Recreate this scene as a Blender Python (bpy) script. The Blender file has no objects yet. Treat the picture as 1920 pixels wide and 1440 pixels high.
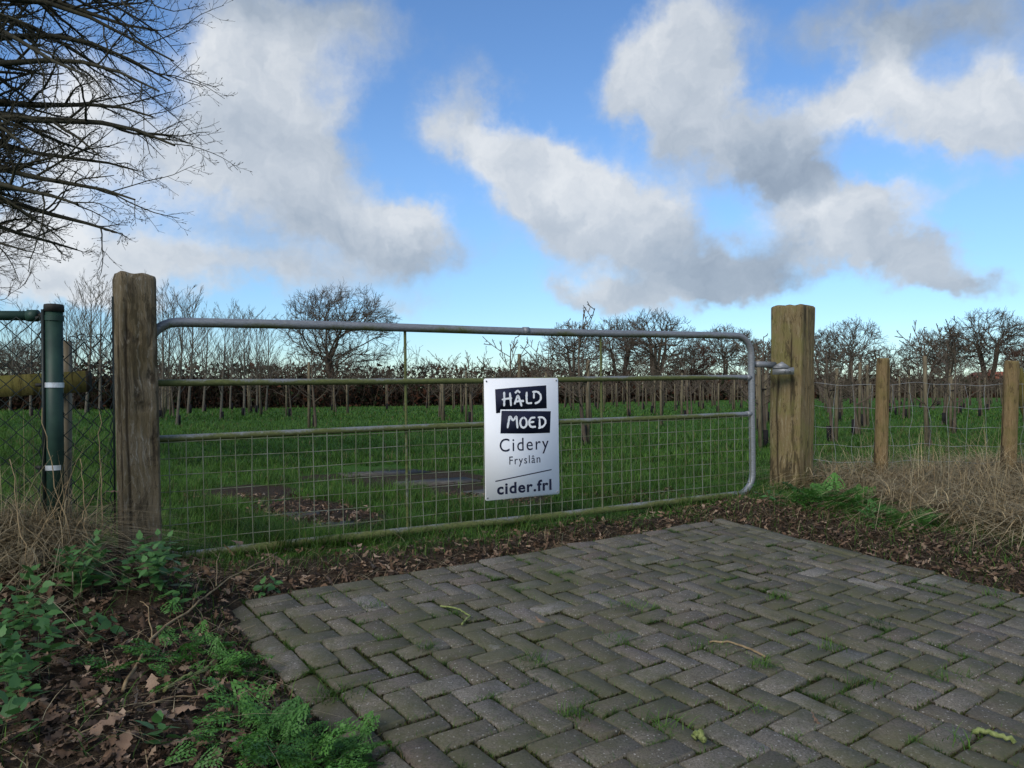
import bpy, math, random
import numpy as np
from mathutils import Vector, Matrix, noise as mnoise

# ------------------------------------------------------------------ camera, sky, sun, exposure
scene = bpy.context.scene
COL = scene.collection
F_PX, HORIZ, CAM_Z = 1440.0, 728.0, 1.0          # focal length and horizon row in photo pixels
cam_d = bpy.data.cameras.new("Camera"); cam = bpy.data.objects.new("Camera", cam_d)
COL.objects.link(cam); scene.camera = cam
cam.location = (0, 0, CAM_Z); cam.rotation_euler = (math.pi / 2, 0, 0)
cam_d.sensor_width = 36; cam_d.lens = 36 * F_PX / 1920
cam_d.shift_y = (HORIZ - 720) / 1920
cam_d.clip_start = 0.05; cam_d.clip_end = 3000

scene.view_settings.view_transform = 'Standard'
scene.view_settings.look = 'None'
scene.view_settings.gamma = 1.0
scene.view_settings.use_curve_mapping = False
scene.view_settings.exposure = 0.45

scene.cycles.max_bounces = 5; scene.cycles.diffuse_bounces = 2; scene.cycles.glossy_bounces = 2; scene.cycles.transmission_bounces = 2

SUN_EL, SUN_AZ = math.radians(36), math.radians(-150)     # azimuth from +Y, clockwise
sun_dir = Vector((math.sin(SUN_AZ) * math.cos(SUN_EL), math.cos(SUN_AZ) * math.cos(SUN_EL), math.sin(SUN_EL)))
sd = bpy.data.lights.new("Sun", 'SUN'); sd.energy = 2.0; sd.angle = math.radians(32); sd.color = (1.0, 0.93, 0.83)
so = bpy.data.objects.new("Sun", sd); COL.objects.link(so)
so.rotation_euler = (-sun_dir).to_track_quat('-Z', 'Y').to_euler()

world = bpy.data.worlds.new("World"); scene.world = world; world.use_nodes = True
world.cycles.sampling_method = 'MANUAL'; world.cycles.sample_map_resolution = 256
wt = world.node_tree; wt.nodes.clear()

def nd(tree, typ, **kw):
    n = tree.nodes.new(typ)
    for k, v in kw.items():
        if hasattr(n, k): setattr(n, k, v)
        else: n.inputs[k.replace('_', ' ')].default_value = v
    return n
def setin(tree, sock, v):
    if hasattr(v, 'is_output'): tree.links.new(v, sock)
    else: sock.default_value = v
def mth(tree, op, a, b=None, c=None, clamp=False):
    n = tree.nodes.new('ShaderNodeMath'); n.operation = op; n.use_clamp = clamp
    setin(tree, n.inputs[0], a)
    if b is not None: setin(tree, n.inputs[1], b)
    if c is not None: setin(tree, n.inputs[2], c)
    return n.outputs[0]
def sstep(tree, x, a, b):
    n = tree.nodes.new('ShaderNodeMapRange'); n.interpolation_type = 'SMOOTHSTEP'
    setin(tree, n.inputs[0], x); n.inputs[1].default_value = a; n.inputs[2].default_value = b
    n.inputs[3].default_value = 0; n.inputs[4].default_value = 1
    return n.outputs[0]
def ramp(tree, fac, stops):
    n = tree.nodes.new('ShaderNodeValToRGB'); e = n.color_ramp.elements
    while len(e) > 1: e.remove(e[-1])
    e[0].position = stops[0][0]; e[0].color = tuple(stops[0][1]) + (1,)
    for p, c in stops[1:]:
        k = e.new(p); k.color = tuple(c) + (1,)
    setin(tree, n.inputs[0], fac)
    return n.outputs[0]
def mixc(tree, fac, a, b, blend='MIX'):
    n = tree.nodes.new('ShaderNodeMix'); n.data_type = 'RGBA'; n.blend_type = blend
    setin(tree, n.inputs[0], fac)
    setin(tree, n.inputs[6], a if hasattr(a, 'is_output') else tuple(a) + (1,))
    setin(tree, n.inputs[7], b if hasattr(b, 'is_output') else tuple(b) + (1,))
    return n.outputs[2]
def noiset(tree, vec, scale, detail=4, rough=0.55, dist=0.0, out=0):
    n = tree.nodes.new('ShaderNodeTexNoise')
    n.inputs['Scale'].default_value = scale; n.inputs['Detail'].default_value = detail
    n.inputs['Roughness'].default_value = rough; n.inputs['Distortion'].default_value = dist
    if vec is not None: tree.links.new(vec, n.inputs['Vector'])
    return n.outputs[out]

# sky: Nishita blue with broken cumulus, laid out by direction (azimuth, elevation)
sky = wt.nodes.new('ShaderNodeTexSky'); sky.sky_type = 'NISHITA'; sky.sun_disc = False
sky.sun_elevation = SUN_EL; sky.sun_rotation = SUN_AZ
sky.air_density = 1.0; sky.dust_density = 0.05; sky.ozone_density = 1.6; sky.altitude = 10
tc = wt.nodes.new('ShaderNodeTexCoord')
sep = wt.nodes.new('ShaderNodeSeparateXYZ'); wt.links.new(tc.outputs['Generated'], sep.inputs[0])
az = mth(wt, 'ARCTAN2', sep.outputs[0], sep.outputs[1])
el = mth(wt, 'ARCSINE', sep.outputs[2])
comb = wt.nodes.new('ShaderNodeCombineXYZ'); wt.links.new(az, comb.inputs[0]); wt.links.new(el, comb.inputs[1]); comb.inputs[2].default_value = 1.0
def vmath(op, a, b=None):
    n = wt.nodes.new('ShaderNodeVectorMath'); n.operation = op
    setin(wt, n.inputs[0], a)
    if b is not None: setin(wt, n.inputs[1], b)
    return n
w1 = noiset(wt, comb.outputs[0], 5.0, 2, 0.5, 0, 1)
w2 = noiset(wt, comb.outputs[0], 17.0, 4, 0.62, 0, 1)
o1 = vmath('MULTIPLY', vmath('SUBTRACT', w1, (0.5, 0.5, 0.5)).outputs[0], (0.11, 0.08, 0.0)).outputs[0]
o2 = vmath('MULTIPLY', vmath('SUBTRACT', w2, (0.5, 0.5, 0.5)).outputs[0], (0.085, 0.075, 0.0)).outputs[0]
wv = vmath('ADD', vmath('ADD', comb.outputs[0], o1).outputs[0], o2).outputs[0]
CLOUDS = [  # px, py, rx, ry (photo pixels), rotation (deg), weight, tone
    (450, 120, 120, 70, 10, 1.0, 0.95), (520, 215, 190, 110, 20, 1.0, 0.82), (410, 300, 170, 90, 0, 1.0, 0.72),
    (620, 320, 110, 100, -15, 0.9, 0.62), (580, 415, 160, 55, 0, 0.9, 0.60), (765, 400, 85, 55, 0, 1.0, 0.95),
    (760, 470, 150, 60, -10, 1.0, 0.52), (560, 30, 280, 75, -4, 0.9, 0.50),
    (300, 470, 130, 60, 0, 0.9, 0.86), (520, 510, 170, 55, 0, 0.9, 0.72), (190, 520, 120, 60, 0, .9, 0.93),
    (120, 250, 160, 190, 0, 1.0, 1.0), (60, 470, 130, 100, 0, 1.0, 1.0),
    (750, 570, 150, 40, 0, 0.6, 0.7),
    (890, 200, 85, 95, 25, 0.75, 0.72), (960, 310, 120, 75, -25, 1.0, 0.88), (1080, 330, 90, 60, -20, 1.0, 0.98),
    (1100, 420, 170, 80, -25, 1.0, 0.74), (1210, 380, 110, 65, -10, 1.0, 0.86), (1290, 480, 170, 65, -18, 1.0, 0.52),
    (1390, 535, 130, 45, -8, 1.0, 0.42), (1090, 535, 110, 42, -12, 0.9, 0.82), (1200, 560, 130, 40, 0, .7, 0.7),
    (1300, 60, 110, 100, 15, 1.0, 0.84), (1215, 150, 120, 85, -10, 0.95, 0.86), (1280, 210, 110, 80, -20, 1.0, 0.74),
    (1400, 290, 150, 75, -22, 1.0, 0.50), (1490, 335, 110, 55, -30, 1.0, 0.34), (1540, 215, 110, 55, 0, 1.0, 0.92),
    (1650, 160, 75, 85, 0, 1.0, 1.0), (1740, 230, 120, 70, -10, 1.0, 0.86), (1890, 170, 100, 90, 20, 1.0, 0.94),
    (1850, 260, 130, 50, 0, .9, 0.66), (1540, 410, 130, 50, -8, 1.0, 0.95), (1590, 470, 150, 50, -10, 1.0, 0.66),
    (1720, 495, 120, 50, -15, 0.9, 0.68), (1800, 540, 110, 30, -8, .8, 0.55), (1740, 30, 300, 85, -6, 1.0, 0.40),
    (1720, 375, 150, 35, 12, 0.45, 0.85), 
]
D = None; T = None
for (cx, cy, rx, ry, rot, w, tone) in CLOUDS:
    qx = (cx - 960) / F_PX; a0 = math.atan(qx); e0 = math.atan(-(cy - HORIZ) / F_PX * math.cos(a0))
    k = math.cos(a0)
    sx, sy = rx * 0.88 / F_PX * k, ry * 0.88 / F_PX * k; c_, s_ = math.cos(math.radians(rot)), math.sin(math.radians(rot))
    if abs(rot) <= 10:
        q = wt.nodes.new('ShaderNodeVectorMath'); q.operation = 'MULTIPLY_ADD'; wt.links.new(wv, q.inputs[0])
        q.inputs[1].default_value = (1 / sx, 1 / sy, 0); q.inputs[2].default_value = (-a0 / sx, -e0 / sy, 0)
        e2 = vmath('DOT_PRODUCT', q.outputs[0], q.outputs[0]).outputs['Value']
    else:
        u = vmath('DOT_PRODUCT', wv, (c_ / sx, s_ / sx, -(c_ * a0 + s_ * e0) / sx)).outputs['Value']
        v = vmath('DOT_PRODUCT', wv, (-s_ / sy, c_ / sy, -(-s_ * a0 + c_ * e0) / sy)).outputs['Value']
        e2 = mth(wt, 'MULTIPLY_ADD', u, u, mth(wt, 'MULTIPLY', v, v))
    g = mth(wt, 'POWER', 0.367879, e2)
    D = mth(wt, 'MULTIPLY', g, w) if D is None else mth(wt, 'MULTIPLY_ADD', g, w, D)
    T = mth(wt, 'MULTIPLY', g, w * tone) if T is None else mth(wt, 'MULTIPLY_ADD', g, w * tone, T)
# the same broken cloud cover goes on all round
off = mth(wt, 'MAXIMUM', sstep(wt, mth(wt, 'ABSOLUTE', az), 0.62, 0.85), sstep(wt, el, 0.50, 0.72))
gen = noiset(wt, tc.outputs['Generated'], 2.6, 3, 0.55)
gd = mth(wt, 'MULTIPLY', sstep(wt, gen, 0.42, 0.62), off)
D2 = mth(wt, 'ADD', D, gd)
T2 = mth(wt, 'MULTIPLY_ADD', gd, 0.95, T)
fb = noiset(wt, comb.outputs[0], 13.0, 6, 0.62)
dens = mth(wt, 'MULTIPLY_ADD', mth(wt, 'SUBTRACT', fb, 0.5), 0.95, D2)
alpha = mth(wt, 'MULTIPLY', sstep(wt, dens, 0.24, 1.10), 0.95)
tone = mth(wt, 'DIVIDE', T2, mth(wt, 'ADD', D2, 0.02))
fb2 = noiset(wt, wv, 11.0, 4, 0.6)
tone = mth(wt, 'MULTIPLY_ADD', mth(wt, 'SUBTRACT', fb2, 0.5), 0.8, tone)
ccol = ramp(wt, tone, [(0.25, (0.19, 0.235, 0.30)), (0.5, (0.285, 0.335, 0.40)), (0.75, (0.42, 0.46, 0.51)), (1.0, (0.60, 0.62, 0.64))])
bg1 = wt.nodes.new('ShaderNodeBackground'); bg1.inputs[1].default_value = 0.115
hs = wt.nodes.new('ShaderNodeHueSaturation'); hs.inputs['Saturation'].default_value = 1.12
wt.links.new(sky.outputs[0], hs.inputs['Color']); wt.links.new(mixc(wt, 1.0, hs.outputs[0], ramp(wt, sstep(wt, mth(wt, 'ABSOLUTE', el), 0.0, 0.30), [(0.0, (0.50, 0.66, 0.84)), (1.0, (0.86, 0.96, 1.10))]), 'MULTIPLY'), bg1.inputs[0])
bg2 = wt.nodes.new('ShaderNodeBackground'); bg2.inputs[1].default_value = 1.0; wt.links.new(ccol, bg2.inputs[0])
mx = wt.nodes.new('ShaderNodeMixShader'); wt.links.new(alpha, mx.inputs[0])
wt.links.new(bg1.outputs[0], mx.inputs[1]); wt.links.new(bg2.outputs[0], mx.inputs[2])
wo = wt.nodes.new('ShaderNodeOutputWorld'); wt.links.new(mx.outputs[0], wo.inputs[0])

# ------------------------------------------------------------------ helpers
RNG = np.random.default_rng(7)
def sm(x, a, b):
    t = np.clip((x - a) / (b - a), 0, 1); return t * t * (3 - 2 * t)
def wob(x, y, s=1.0, seed=0.0):
    return (np.sin(x * 2.1 * s + 1.3 + seed) * np.sin(y * 1.7 * s + 0.4 - seed) + 0.6 * np.sin(x * 4.7 * s + y * 3.1 * s + seed * 2)
            + 0.4 * np.sin(x * 9.3 * s - y * 7.7 * s + 2 + seed) + 0.25 * np.sin(x * 17 * s + 3 + seed) * np.sin(y * 19 * s + seed)) / 2.25
E1 = np.array([math.cos(math.radians(36)), math.sin(math.radians(36))])     # along the drive's width
E2 = np.array([E1[1], -E1[0]])                                              # from the gate towards the camera
S0, S1, T0, T1 = 0.90, 4.16, -3.34, 1.2                                     # the paved rectangle in (s, t)
def st(x, y): return E1[0] * x + E1[1] * y, E2[0] * x + E2[1] * y
def xy(s, t): return E1[0] * s + E2[0] * t, E1[1] * s + E2[1] * t
def plane(x, y): return 0.06 * np.clip(y, -3, 7) - 0.03 * np.clip(x, -4, 5) - 0.14
def ground(x, y, full=True):
    x = np.asarray(x, float); y = np.asarray(y, float)
    s, t = st(x, y)
    P = plane(x, y)
    Fz = 0.095 - 0.006 * np.clip(y - 6, 0, 54) + 0.02 * wob(x * 0.15, y * 0.15)
    w = np.maximum(sm(-t, 3.30, 4.0), sm(y, 6.2, 8.0))
    z = P * (1 - w) + Fz * w
    dx = np.maximum(np.maximum(S0 - s, s - S1), 0); dy = np.maximum(np.maximum(T0 - t, t - T1), 0)
    d = np.hypot(dx, dy)
    out = sm(d, 0.0, 0.26)
    left = sm(S0 - s, 0.0, 0.6) * (1 - sm(-t, 3.9, 4.6))
    z = z + left * 0.05
    z = z + 0.11 * np.exp(-((x + 1.42) ** 2 + (y - 3.12) ** 2) / 0.09) + 0.16 * np.exp(-((x + 2.25) ** 2 + (y - 3.35) ** 2) / 0.30)
    z = z + 0.05 * np.exp(-((x - 0.45) ** 2 / 0.05 + (y - 4.72) ** 2 / 0.02))
    z = z + sm(s - S1, 0.0, 0.7) * 0.07 * (1 - sm(y, 6.5, 9))
    near = 1 - sm(y, 9, 14)
    z = z + out * near * (0.022 * wob(x, y, 1.2) + 0.012 * wob(x, y, 4.0, 1.7))
    z = z - (1 - out) * 0.045
    if full:
        ins = sm(np.minimum(np.minimum(s - S0, S1 - s), np.minimum(t - T0, T1 - t)), 0.03, 0.06)
        z = z - ins * 0.10
    return z
def at(px, py, Y): return np.array([(px - 960) / F_PX * Y, Y, CAM_Z - (py - HORIZ) / F_PX * Y])
_Ys = np.concatenate([np.arange(1.0, 12, 0.004), np.geomspace(12, 300, 3000)])
def hit(px, py, full=False):
    X = (px - 960) / F_PX * _Ys; Z = CAM_Z - (py - HORIZ) / F_PX * _Ys
    b = Z <= ground(X, _Ys, full)
    i = int(np.argmax(b)) if b.any() else len(_Ys) - 1
    return np.array([X[i], _Ys[i], float(ground(X[i], _Ys[i], full))])

def meshdata(name, V, faces, mats, smooth=False, col=None, midx=None, attrs=None):
    me = bpy.data.meshes.new(name)
    V = np.ascontiguousarray(V, dtype=np.float32)
    if not isinstance(faces, list): faces = [faces]
    faces = [np.asarray(f, dtype=np.int32) for f in faces if len(f)]
    tot = np.concatenate([np.full(len(f), f.shape[1], np.int32) for f in faces])
    loops = np.concatenate([f.ravel() for f in faces])
    me.vertices.add(len(V)); me.vertices.foreach_set('co', V.ravel())
    me.loops.add(len(loops)); me.loops.foreach_set('vertex_index', loops)
    me.polygons.add(len(tot))
    me.polygons.foreach_set('loop_start', np.concatenate([[0], np.cumsum(tot)[:-1]]).astype(np.int32))
    me.polygons.foreach_set('loop_total', tot)
    if smooth: me.polygons.foreach_set('use_smooth', np.ones(len(tot), bool))
    for m in (mats if isinstance(mats, (list, tuple)) else [mats]): me.materials.append(m)
    if midx is not None: me.polygons.foreach_set('material_index', np.asarray(midx, np.int32))
    if col is not None:
        a = me.color_attributes.new('Col', 'FLOAT_COLOR', 'POINT')
        c = np.ones((len(V), 4), np.float32); c[:, :3] = col
        a.data.foreach_set('color', c.ravel())
    for k, v in (attrs or {}).items():
        a = me.attributes.new(k, 'FLOAT', 'POINT'); a.data.foreach_set('value', np.asarray(v, np.float32))
    me.update(calc_edges=True); me.validate()
    return me
def link(name, me, parent=None, loc=(0, 0, 0), rot=(0, 0, 0), scale=None):
    o = bpy.data.objects.new(name, me); COL.objects.link(o)
    o.location = loc; o.rotation_euler = rot
    if scale is not None: o.scale = (scale,) * 3 if np.isscalar(scale) else scale
    if parent is not None: o.parent = parent
    return o
def tag(o, label=None, cat=None, group=None, kind=None):
    if label: o['label'] = label
    if cat: o['category'] = cat
    if group: o['group'] = group
    if kind: o['kind'] = kind
    return o
def empty(name, loc, label, cat, group=None, rz=0.0):
    o = bpy.data.objects.new(name, None); COL.objects.link(o); o.empty_display_size = 0.1
    o.location = loc; o.rotation_euler = (0, 0, rz)
    return tag(o, label, cat, group)
def tubes(P, R, sides=4, cap=False, closed=False):
    """P (C,n,3), R (C,n) -> verts, [quads, tris]"""
    P = np.asarray(P, float); R = np.asarray(R, float)
    if P.ndim == 2: P = P[None]
    if R.ndim == 0: R = np.full(P.shape[:2], float(R))
    if R.ndim == 1: R = np.broadcast_to(R[:, None] if len(R) == P.shape[0] and len(R) != P.shape[1] else R[None, :], P.shape[:2])
    C, n, _ = P.shape
    Tn = np.empty_like(P)
    if closed:
        Tn = np.roll(P, -1, 1) - np.roll(P, 1, 1)
    else:
        Tn[:, 1:-1] = P[:, 2:] - P[:, :-2]; Tn[:, 0] = P[:, 1] - P[:, 0]; Tn[:, -1] = P[:, -1] - P[:, -2]
    Tn /= np.linalg.norm(Tn, axis=2, keepdims=True) + 1e-9
    m = np.abs(Tn).mean(1); ref = np.zeros((C, 3)); ref[np.arange(C), m.argmin(1)] = 1
    A = np.cross(Tn, ref[:, None, :]); A /= np.linalg.norm(A, axis=2, keepdims=True) + 1e-9
    B = np.cross(Tn, A)
    th = np.arange(sides) * 2 * math.pi / sides
    V = P[:, :, None, :] + R[:, :, None, None] * (np.cos(th)[:, None] * A[:, :, None, :] + np.sin(th)[:, None] * B[:, :, None, :])
    idx = np.arange(C * n * sides).reshape(C, n, sides)
    nx = np.roll(idx, -1, 2)
    if closed:
        a, b, c, d = idx, nx, np.roll(nx, -1, 1), np.roll(idx, -1, 1)
    else:
        a, b, c, d = idx[:, :-1], nx[:, :-1], nx[:, 1:], idx[:, 1:]
    Q = np.stack([a, b, c, d], -1).reshape(-1, 4)
    fs = [Q]
    if cap and not closed:
        tr = []
        for k in range(1, sides - 1):
            tr.append(np.stack([idx[:, 0, 0], idx[:, 0, k + 1], idx[:, 0, k]], -1))
            tr.append(np.stack([idx[:, -1, 0], idx[:, -1, k], idx[:, -1, k + 1]], -1))
        fs.append(np.concatenate(tr))
    return V.reshape(-1, 3), fs
def merge(parts):
    Vs, out, off = [], {}, 0
    for V, fs in parts:
        Vs.append(V)
        for f in (fs if isinstance(fs, list) else [fs]):
            f = np.asarray(f)
            if len(f): out.setdefault(f.shape[1], []).append(f + off)
        off += len(V)
    return np.concatenate(Vs), [np.concatenate(v) for v in out.values()]
def boxv(c, size, rot=None):
    """box verts/faces; rot 3x3"""
    h = np.array(size) / 2
    V = np.array([[sx, sy, sz] for sx in (-1, 1) for sy in (-1, 1) for sz in (-1, 1)], float) * h
    if rot is not None: V = V @ np.asarray(rot).T
    Fq = np.array([[0, 1, 3, 2], [4, 6, 7, 5], [0, 4, 5, 1], [2, 3, 7, 6], [0, 2, 6, 4], [1, 5, 7, 3]])
    return V + np.asarray(c, float), [Fq]
def copy_tree(o, parent=None):
    c = o.copy(); COL.objects.link(c); c.parent = parent
    for ch in list(o.children): copy_tree(ch, c)
    return c

# ------------------------------------------------------------------ materials
MATS = {}
def mat_new(name):
    m = bpy.data.materials.new(name); m.use_nodes = True
    t = m.node_tree; b = t.nodes['Principled BSDF']; MATS[name] = m
    return m, t, b
def bump(t, b, h, strength=0.3, dist=0.01):
    n = t.nodes.new('ShaderNodeBump'); n.inputs['Strength'].default_value = strength; n.inputs['Distance'].default_value = dist
    t.links.new(h, n.inputs['Height']); t.links.new(n.outputs[0], b.inputs['Normal'])
def objco(t, scale=(1, 1, 1), out='Object'):
    c = t.nodes.new('ShaderNodeTexCoord'); mp = t.nodes.new('ShaderNodeMapping')
    mp.inputs['Scale'].default_value = scale; t.links.new(c.outputs[out], mp.inputs[0]); return mp.outputs[0]
def worldco(t, scale=(1, 1, 1)):
    g = t.nodes.new('ShaderNodeNewGeometry'); mp = t.nodes.new('ShaderNodeMapping')
    mp.inputs['Scale'].default_value = scale; t.links.new(g.outputs['Position'], mp.inputs[0]); return mp.outputs[0]
def simple(name, c1, c2, scale=8, rough=0.85, bs=0.2, spec=0.3, metal=0.0, stretch=(1, 1, 1), contrast=(0.35, 0.65), co='Object', detail=6):
    m, t, b = mat_new(name)
    v = objco(t, stretch) if co == 'Object' else worldco(t, stretch)
    n = noiset(t, v, scale, detail, 0.6)
    t.links.new(ramp(t, n, [(contrast[0], c1), (contrast[1], c2)]), b.inputs['Base Color'])
    b.inputs['Roughness'].default_value = rough; b.inputs['Specular IOR Level'].default_value = spec; b.inputs['Metallic'].default_value = metal
    if bs: bump(t, b, n, bs)
    return m
def attr_mat(name, rough=0.7, spec=0.25, transl=0.0, tint=None):
    m, t, b = mat_new(name)
    a = t.nodes.new('ShaderNodeAttribute'); a.attribute_name = 'Col'
    t.links.new(a.outputs['Color'], b.inputs['Base Color'])
    b.inputs['Roughness'].default_value = rough; b.inputs['Specular IOR Level'].default_value = spec
    if transl:
        tr = t.nodes.new('ShaderNodeBsdfTranslucent'); t.links.new(a.outputs['Color'], tr.inputs['Color'])
        ms = t.nodes.new('ShaderNodeMixShader'); ms.inputs[0].default_value = transl
        o = t.nodes['Material Output']
        t.links.new(b.outputs[0], ms.inputs[1]); t.links.new(tr.outputs[0], ms.inputs[2]); t.links.new(ms.outputs[0], o.inputs[0])
    return m
M_blade = attr_mat('grass_blades', 0.6, 0.3, 0.35)
M_leafattr = attr_mat('litter', 0.75, 0.25, 0.15)
M_straw = attr_mat('straw', 0.8, 0.2, 0.2)
M_bark_near = simple('bark_near', (0.022, 0.020, 0.013), (0.050, 0.046, 0.026), 25, 0.9, 0.4)
M_bark_far = simple('bark_far', (0.062, 0.047, 0.033), (0.115, 0.090, 0.064), 3, 0.9, 0)
M_bark_pale = simple('bark_pale', (0.075, 0.065, 0.050), (0.13, 0.115, 0.088), 6, 0.9, 0)
M_bark_brown = simple('bark_brown', (0.055, 0.030, 0.020), (0.10, 0.055, 0.035), 3, 0.9, 0)
M_hedge = attr_mat('hedge_twigs', 0.9, 0.1)
M_stake = simple('stake_wood', (0.105, 0.083, 0.050), (0.21, 0.172, 0.112), 6, 0.85, 0.2, stretch=(6, 6, 1))
M_guard = simple('guard', (0.012, 0.012, 0.014), (0.022, 0.021, 0.020), 10, 0.9, 0.0, 0.05)
M_white = simple('sign_white', (0.82, 0.83, 0.84), (0.86, 0.87, 0.88), 3, 0.6, 0.0, 0.3)
M_ink = simple('sign_ink', (0.010, 0.012, 0.030), (0.014, 0.017, 0.040), 20, 0.7, 0.0, 0.2)
M_screw = simple('screw', (0.2, 0.2, 0.2), (0.35, 0.35, 0.35), 60, 0.4, 0.0, 0.5, 0.8)
M_green_paint = simple('green_coated_steel', (0.008, 0.028, 0.019), (0.017, 0.047, 0.031), 14, 0.55, 0.05, 0.35)
M_rubber = simple('black_cap', (0.010, 0.010, 0.009), (0.03, 0.028, 0.022), 30, 0.7, 0.1)
M_band = simple('steel_band', (0.45, 0.46, 0.47), (0.7, 0.71, 0.72), 30, 0.35, 0.0, 0.5, 0.5)
M_wirecoat = simple('coated_wire', (0.006, 0.011, 0.009), (0.012, 0.020, 0.017), 20, 0.5, 0.0)
M_galv_wire = simple('galvanised_wire', (0.20, 0.21, 0.20), (0.36, 0.37, 0.36), 12, 0.5, 0.0, 0.5, 0.35)
M_wire_algae = simple('gate_wire', (0.10, 0.115, 0.045), (0.22, 0.23, 0.18), 5, 0.6, 0.0, 0.3, 0.15)
M_slab = simple('concrete', (0.045, 0.040, 0.032), (0.095, 0.088, 0.075), 14, 0.9, 0.3)
M_twig = simple('dead_twig', (0.16, 0.11, 0.055), (0.30, 0.22, 0.12), 30, 0.85, 0.2)
M_moss_twig = simple('mossy_twig', (0.10, 0.13, 0.03), (0.24, 0.27, 0.10), 60, 0.95, 0.6)
M_roof = simple('roof_tiles', (0.30, 0.085, 0.045), (0.40, 0.13, 0.07), 4, 0.8, 0.1)
M_brickwall = simple('house_wall', (0.22, 0.12, 0.085), (0.30, 0.17, 0.12), 3, 0.9, 0.1)
M_glass = simple('window_glass', (0.03, 0.04, 0.05), (0.05, 0.06, 0.07), 1, 0.1, 0, 0.6)

def gate_mat(name, algae):
    m, t, b = mat_new(name)
    v = objco(t)
    n1 = noiset(t, v, 2.5, 6, 0.65); n2 = noiset(t, objco(t, (6, 6, 25)), 6, 6, 0.7); n3 = noiset(t, v, 90, 3, 0.6)
    steel = ramp(t, n2, [(0.3, (0.15, 0.157, 0.165)), (0.7, (0.27, 0.28, 0.29))])
    g = t.nodes.new('ShaderNodeNewGeometry'); sx = t.nodes.new('ShaderNodeSeparateXYZ'); t.links.new(g.outputs['Normal'], sx.inputs[0])
    side = mth(t, 'MULTIPLY_ADD', sx.outputs[2], -0.22, mth(t, 'ADD', mth(t, 'MULTIPLY', n1, 1.1), algae))
    oc = t.nodes.new('ShaderNodeTexCoord'); so2 = t.nodes.new('ShaderNodeSeparateXYZ'); t.links.new(oc.outputs['Object'], so2.inputs[0])
    side = mth(t, 'MULTIPLY_ADD', sstep(t, so2.outputs[2], 0.22, 0.03), 0.42, side)
    side = mth(t, 'MULTIPLY_ADD', sstep(t, so2.outputs[0], 3.35, 3.65), -0.75, side)
    k = sstep(t, mth(t, 'MULTIPLY_ADD', n3, 0.35, side), 0.62, 0.95)
    green = ramp(t, n2, [(0.3, (0.045, 0.055, 0.012)), (0.7, (0.115, 0.130, 0.035))])
    t.links.new(mixc(t, k, steel, green), b.inputs['Base Color'])
    t.links.new(mth(t, 'MULTIPLY_ADD', k, 0.35, 0.5), b.inputs['Roughness'])
    t.links.new(mth(t, 'MULTIPLY_ADD', k, -0.35, 0.35), b.inputs['Metallic'])
    bump(t, b, n3, 0.15, 0.004)
    return m
M_gate_frame = gate_mat('galvanised_frame', -0.05)
M_gate_rail = gate_mat('galvanised_rail', 0.28)

def post_mat(name, tan, dark, grey, green, gamt, knots):
    m, t, b = mat_new(name)
    v = objco(t)
    d = noiset(t, v, 3.2, 3, 0.5, 0, 1)
    vm = t.nodes.new('ShaderNodeVectorMath'); vm.operation = 'MULTIPLY_ADD'
    t.links.new(d, vm.inputs[0]); vm.inputs[1].default_value = (0.10, 0.10, 0.45 * knots); t.links.new(v, vm.inputs[2])
    d2 = noiset(t, v, 11, 2, 0.5, 0, 1); vm2 = t.nodes.new('ShaderNodeVectorMath'); vm2.operation = 'MULTIPLY_ADD'
    t.links.new(d2, vm2.inputs[0]); vm2.inputs[1].default_value = (0.030 * knots, 0.030 * knots, 0.25 * knots); t.links.new(vm.outputs[0], vm2.inputs[2]); vm = vm2
    mp = t.nodes.new('ShaderNodeMapping'); mp.inputs['Scale'].default_value = (1, 1, 0.045); t.links.new(vm.outputs[0], mp.inputs[0])
    grain = noiset(t, mp.outputs[0], 80, 8, 0.8)
    mp2 = t.nodes.new('ShaderNodeMapping'); mp2.inputs['Scale'].default_value = (1, 1, 0.12); t.links.new(vm.outputs[0], mp2.inputs[0])
    broad = noiset(t, mp2.outputs[0], 14, 5, 0.6)
    blot = noiset(t, v, 4.5, 5, 0.6)
    c = ramp(t, grain, [(0.38, dark), (0.46, tan), (0.54, tan), (0.62, grey)])
    c = mixc(t, sstep(t, broad, 0.52, 0.60), c, tuple(x * 0.38 for x in tan))
    c = mixc(t, mth(t, 'MULTIPLY', sstep(t, blot, 0.45, 0.62), gamt), c, green)
    peel = noiset(t, objco(t, (1, 1, 0.35)), 16, 6, 0.75)
    c = mixc(t, mth(t, 'MULTIPLY', sstep(t, peel, 0.57, 0.63), 0.75), c, tuple(x * 0.30 for x in tan))
    c = mixc(t, mth(t, 'MULTIPLY', sstep(t, peel, 0.42, 0.36), 0.5), c, grey)
    cr = t.nodes.new('ShaderNodeAttribute'); cr.attribute_name = 'crack'
    c = mixc(t, cr.outputs['Fac'], c, (0.018, 0.013, 0.008))
    t.links.new(c, b.inputs['Base Color']); b.inputs['Roughness'].default_value = 0.9; b.inputs['Specular IOR Level'].default_value = 0.2
    bump(t, b, mth(t, 'ADD', grain, mth(t, 'MULTIPLY', broad, 0.7)), 1.0, 0.010)
    return m
M_postL = post_mat('oak_post_weathered', (0.165, 0.130, 0.080), (0.045, 0.034, 0.020), (0.31, 0.28, 0.22), (0.10, 0.075, 0.030), 0.45, 1.0)
M_postR = post_mat('oak_post_tan', (0.185, 0.138, 0.068), (0.062, 0.043, 0.021), (0.29, 0.24, 0.145), (0.165, 0.155, 0.050), 0.6, 0.3)
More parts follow.
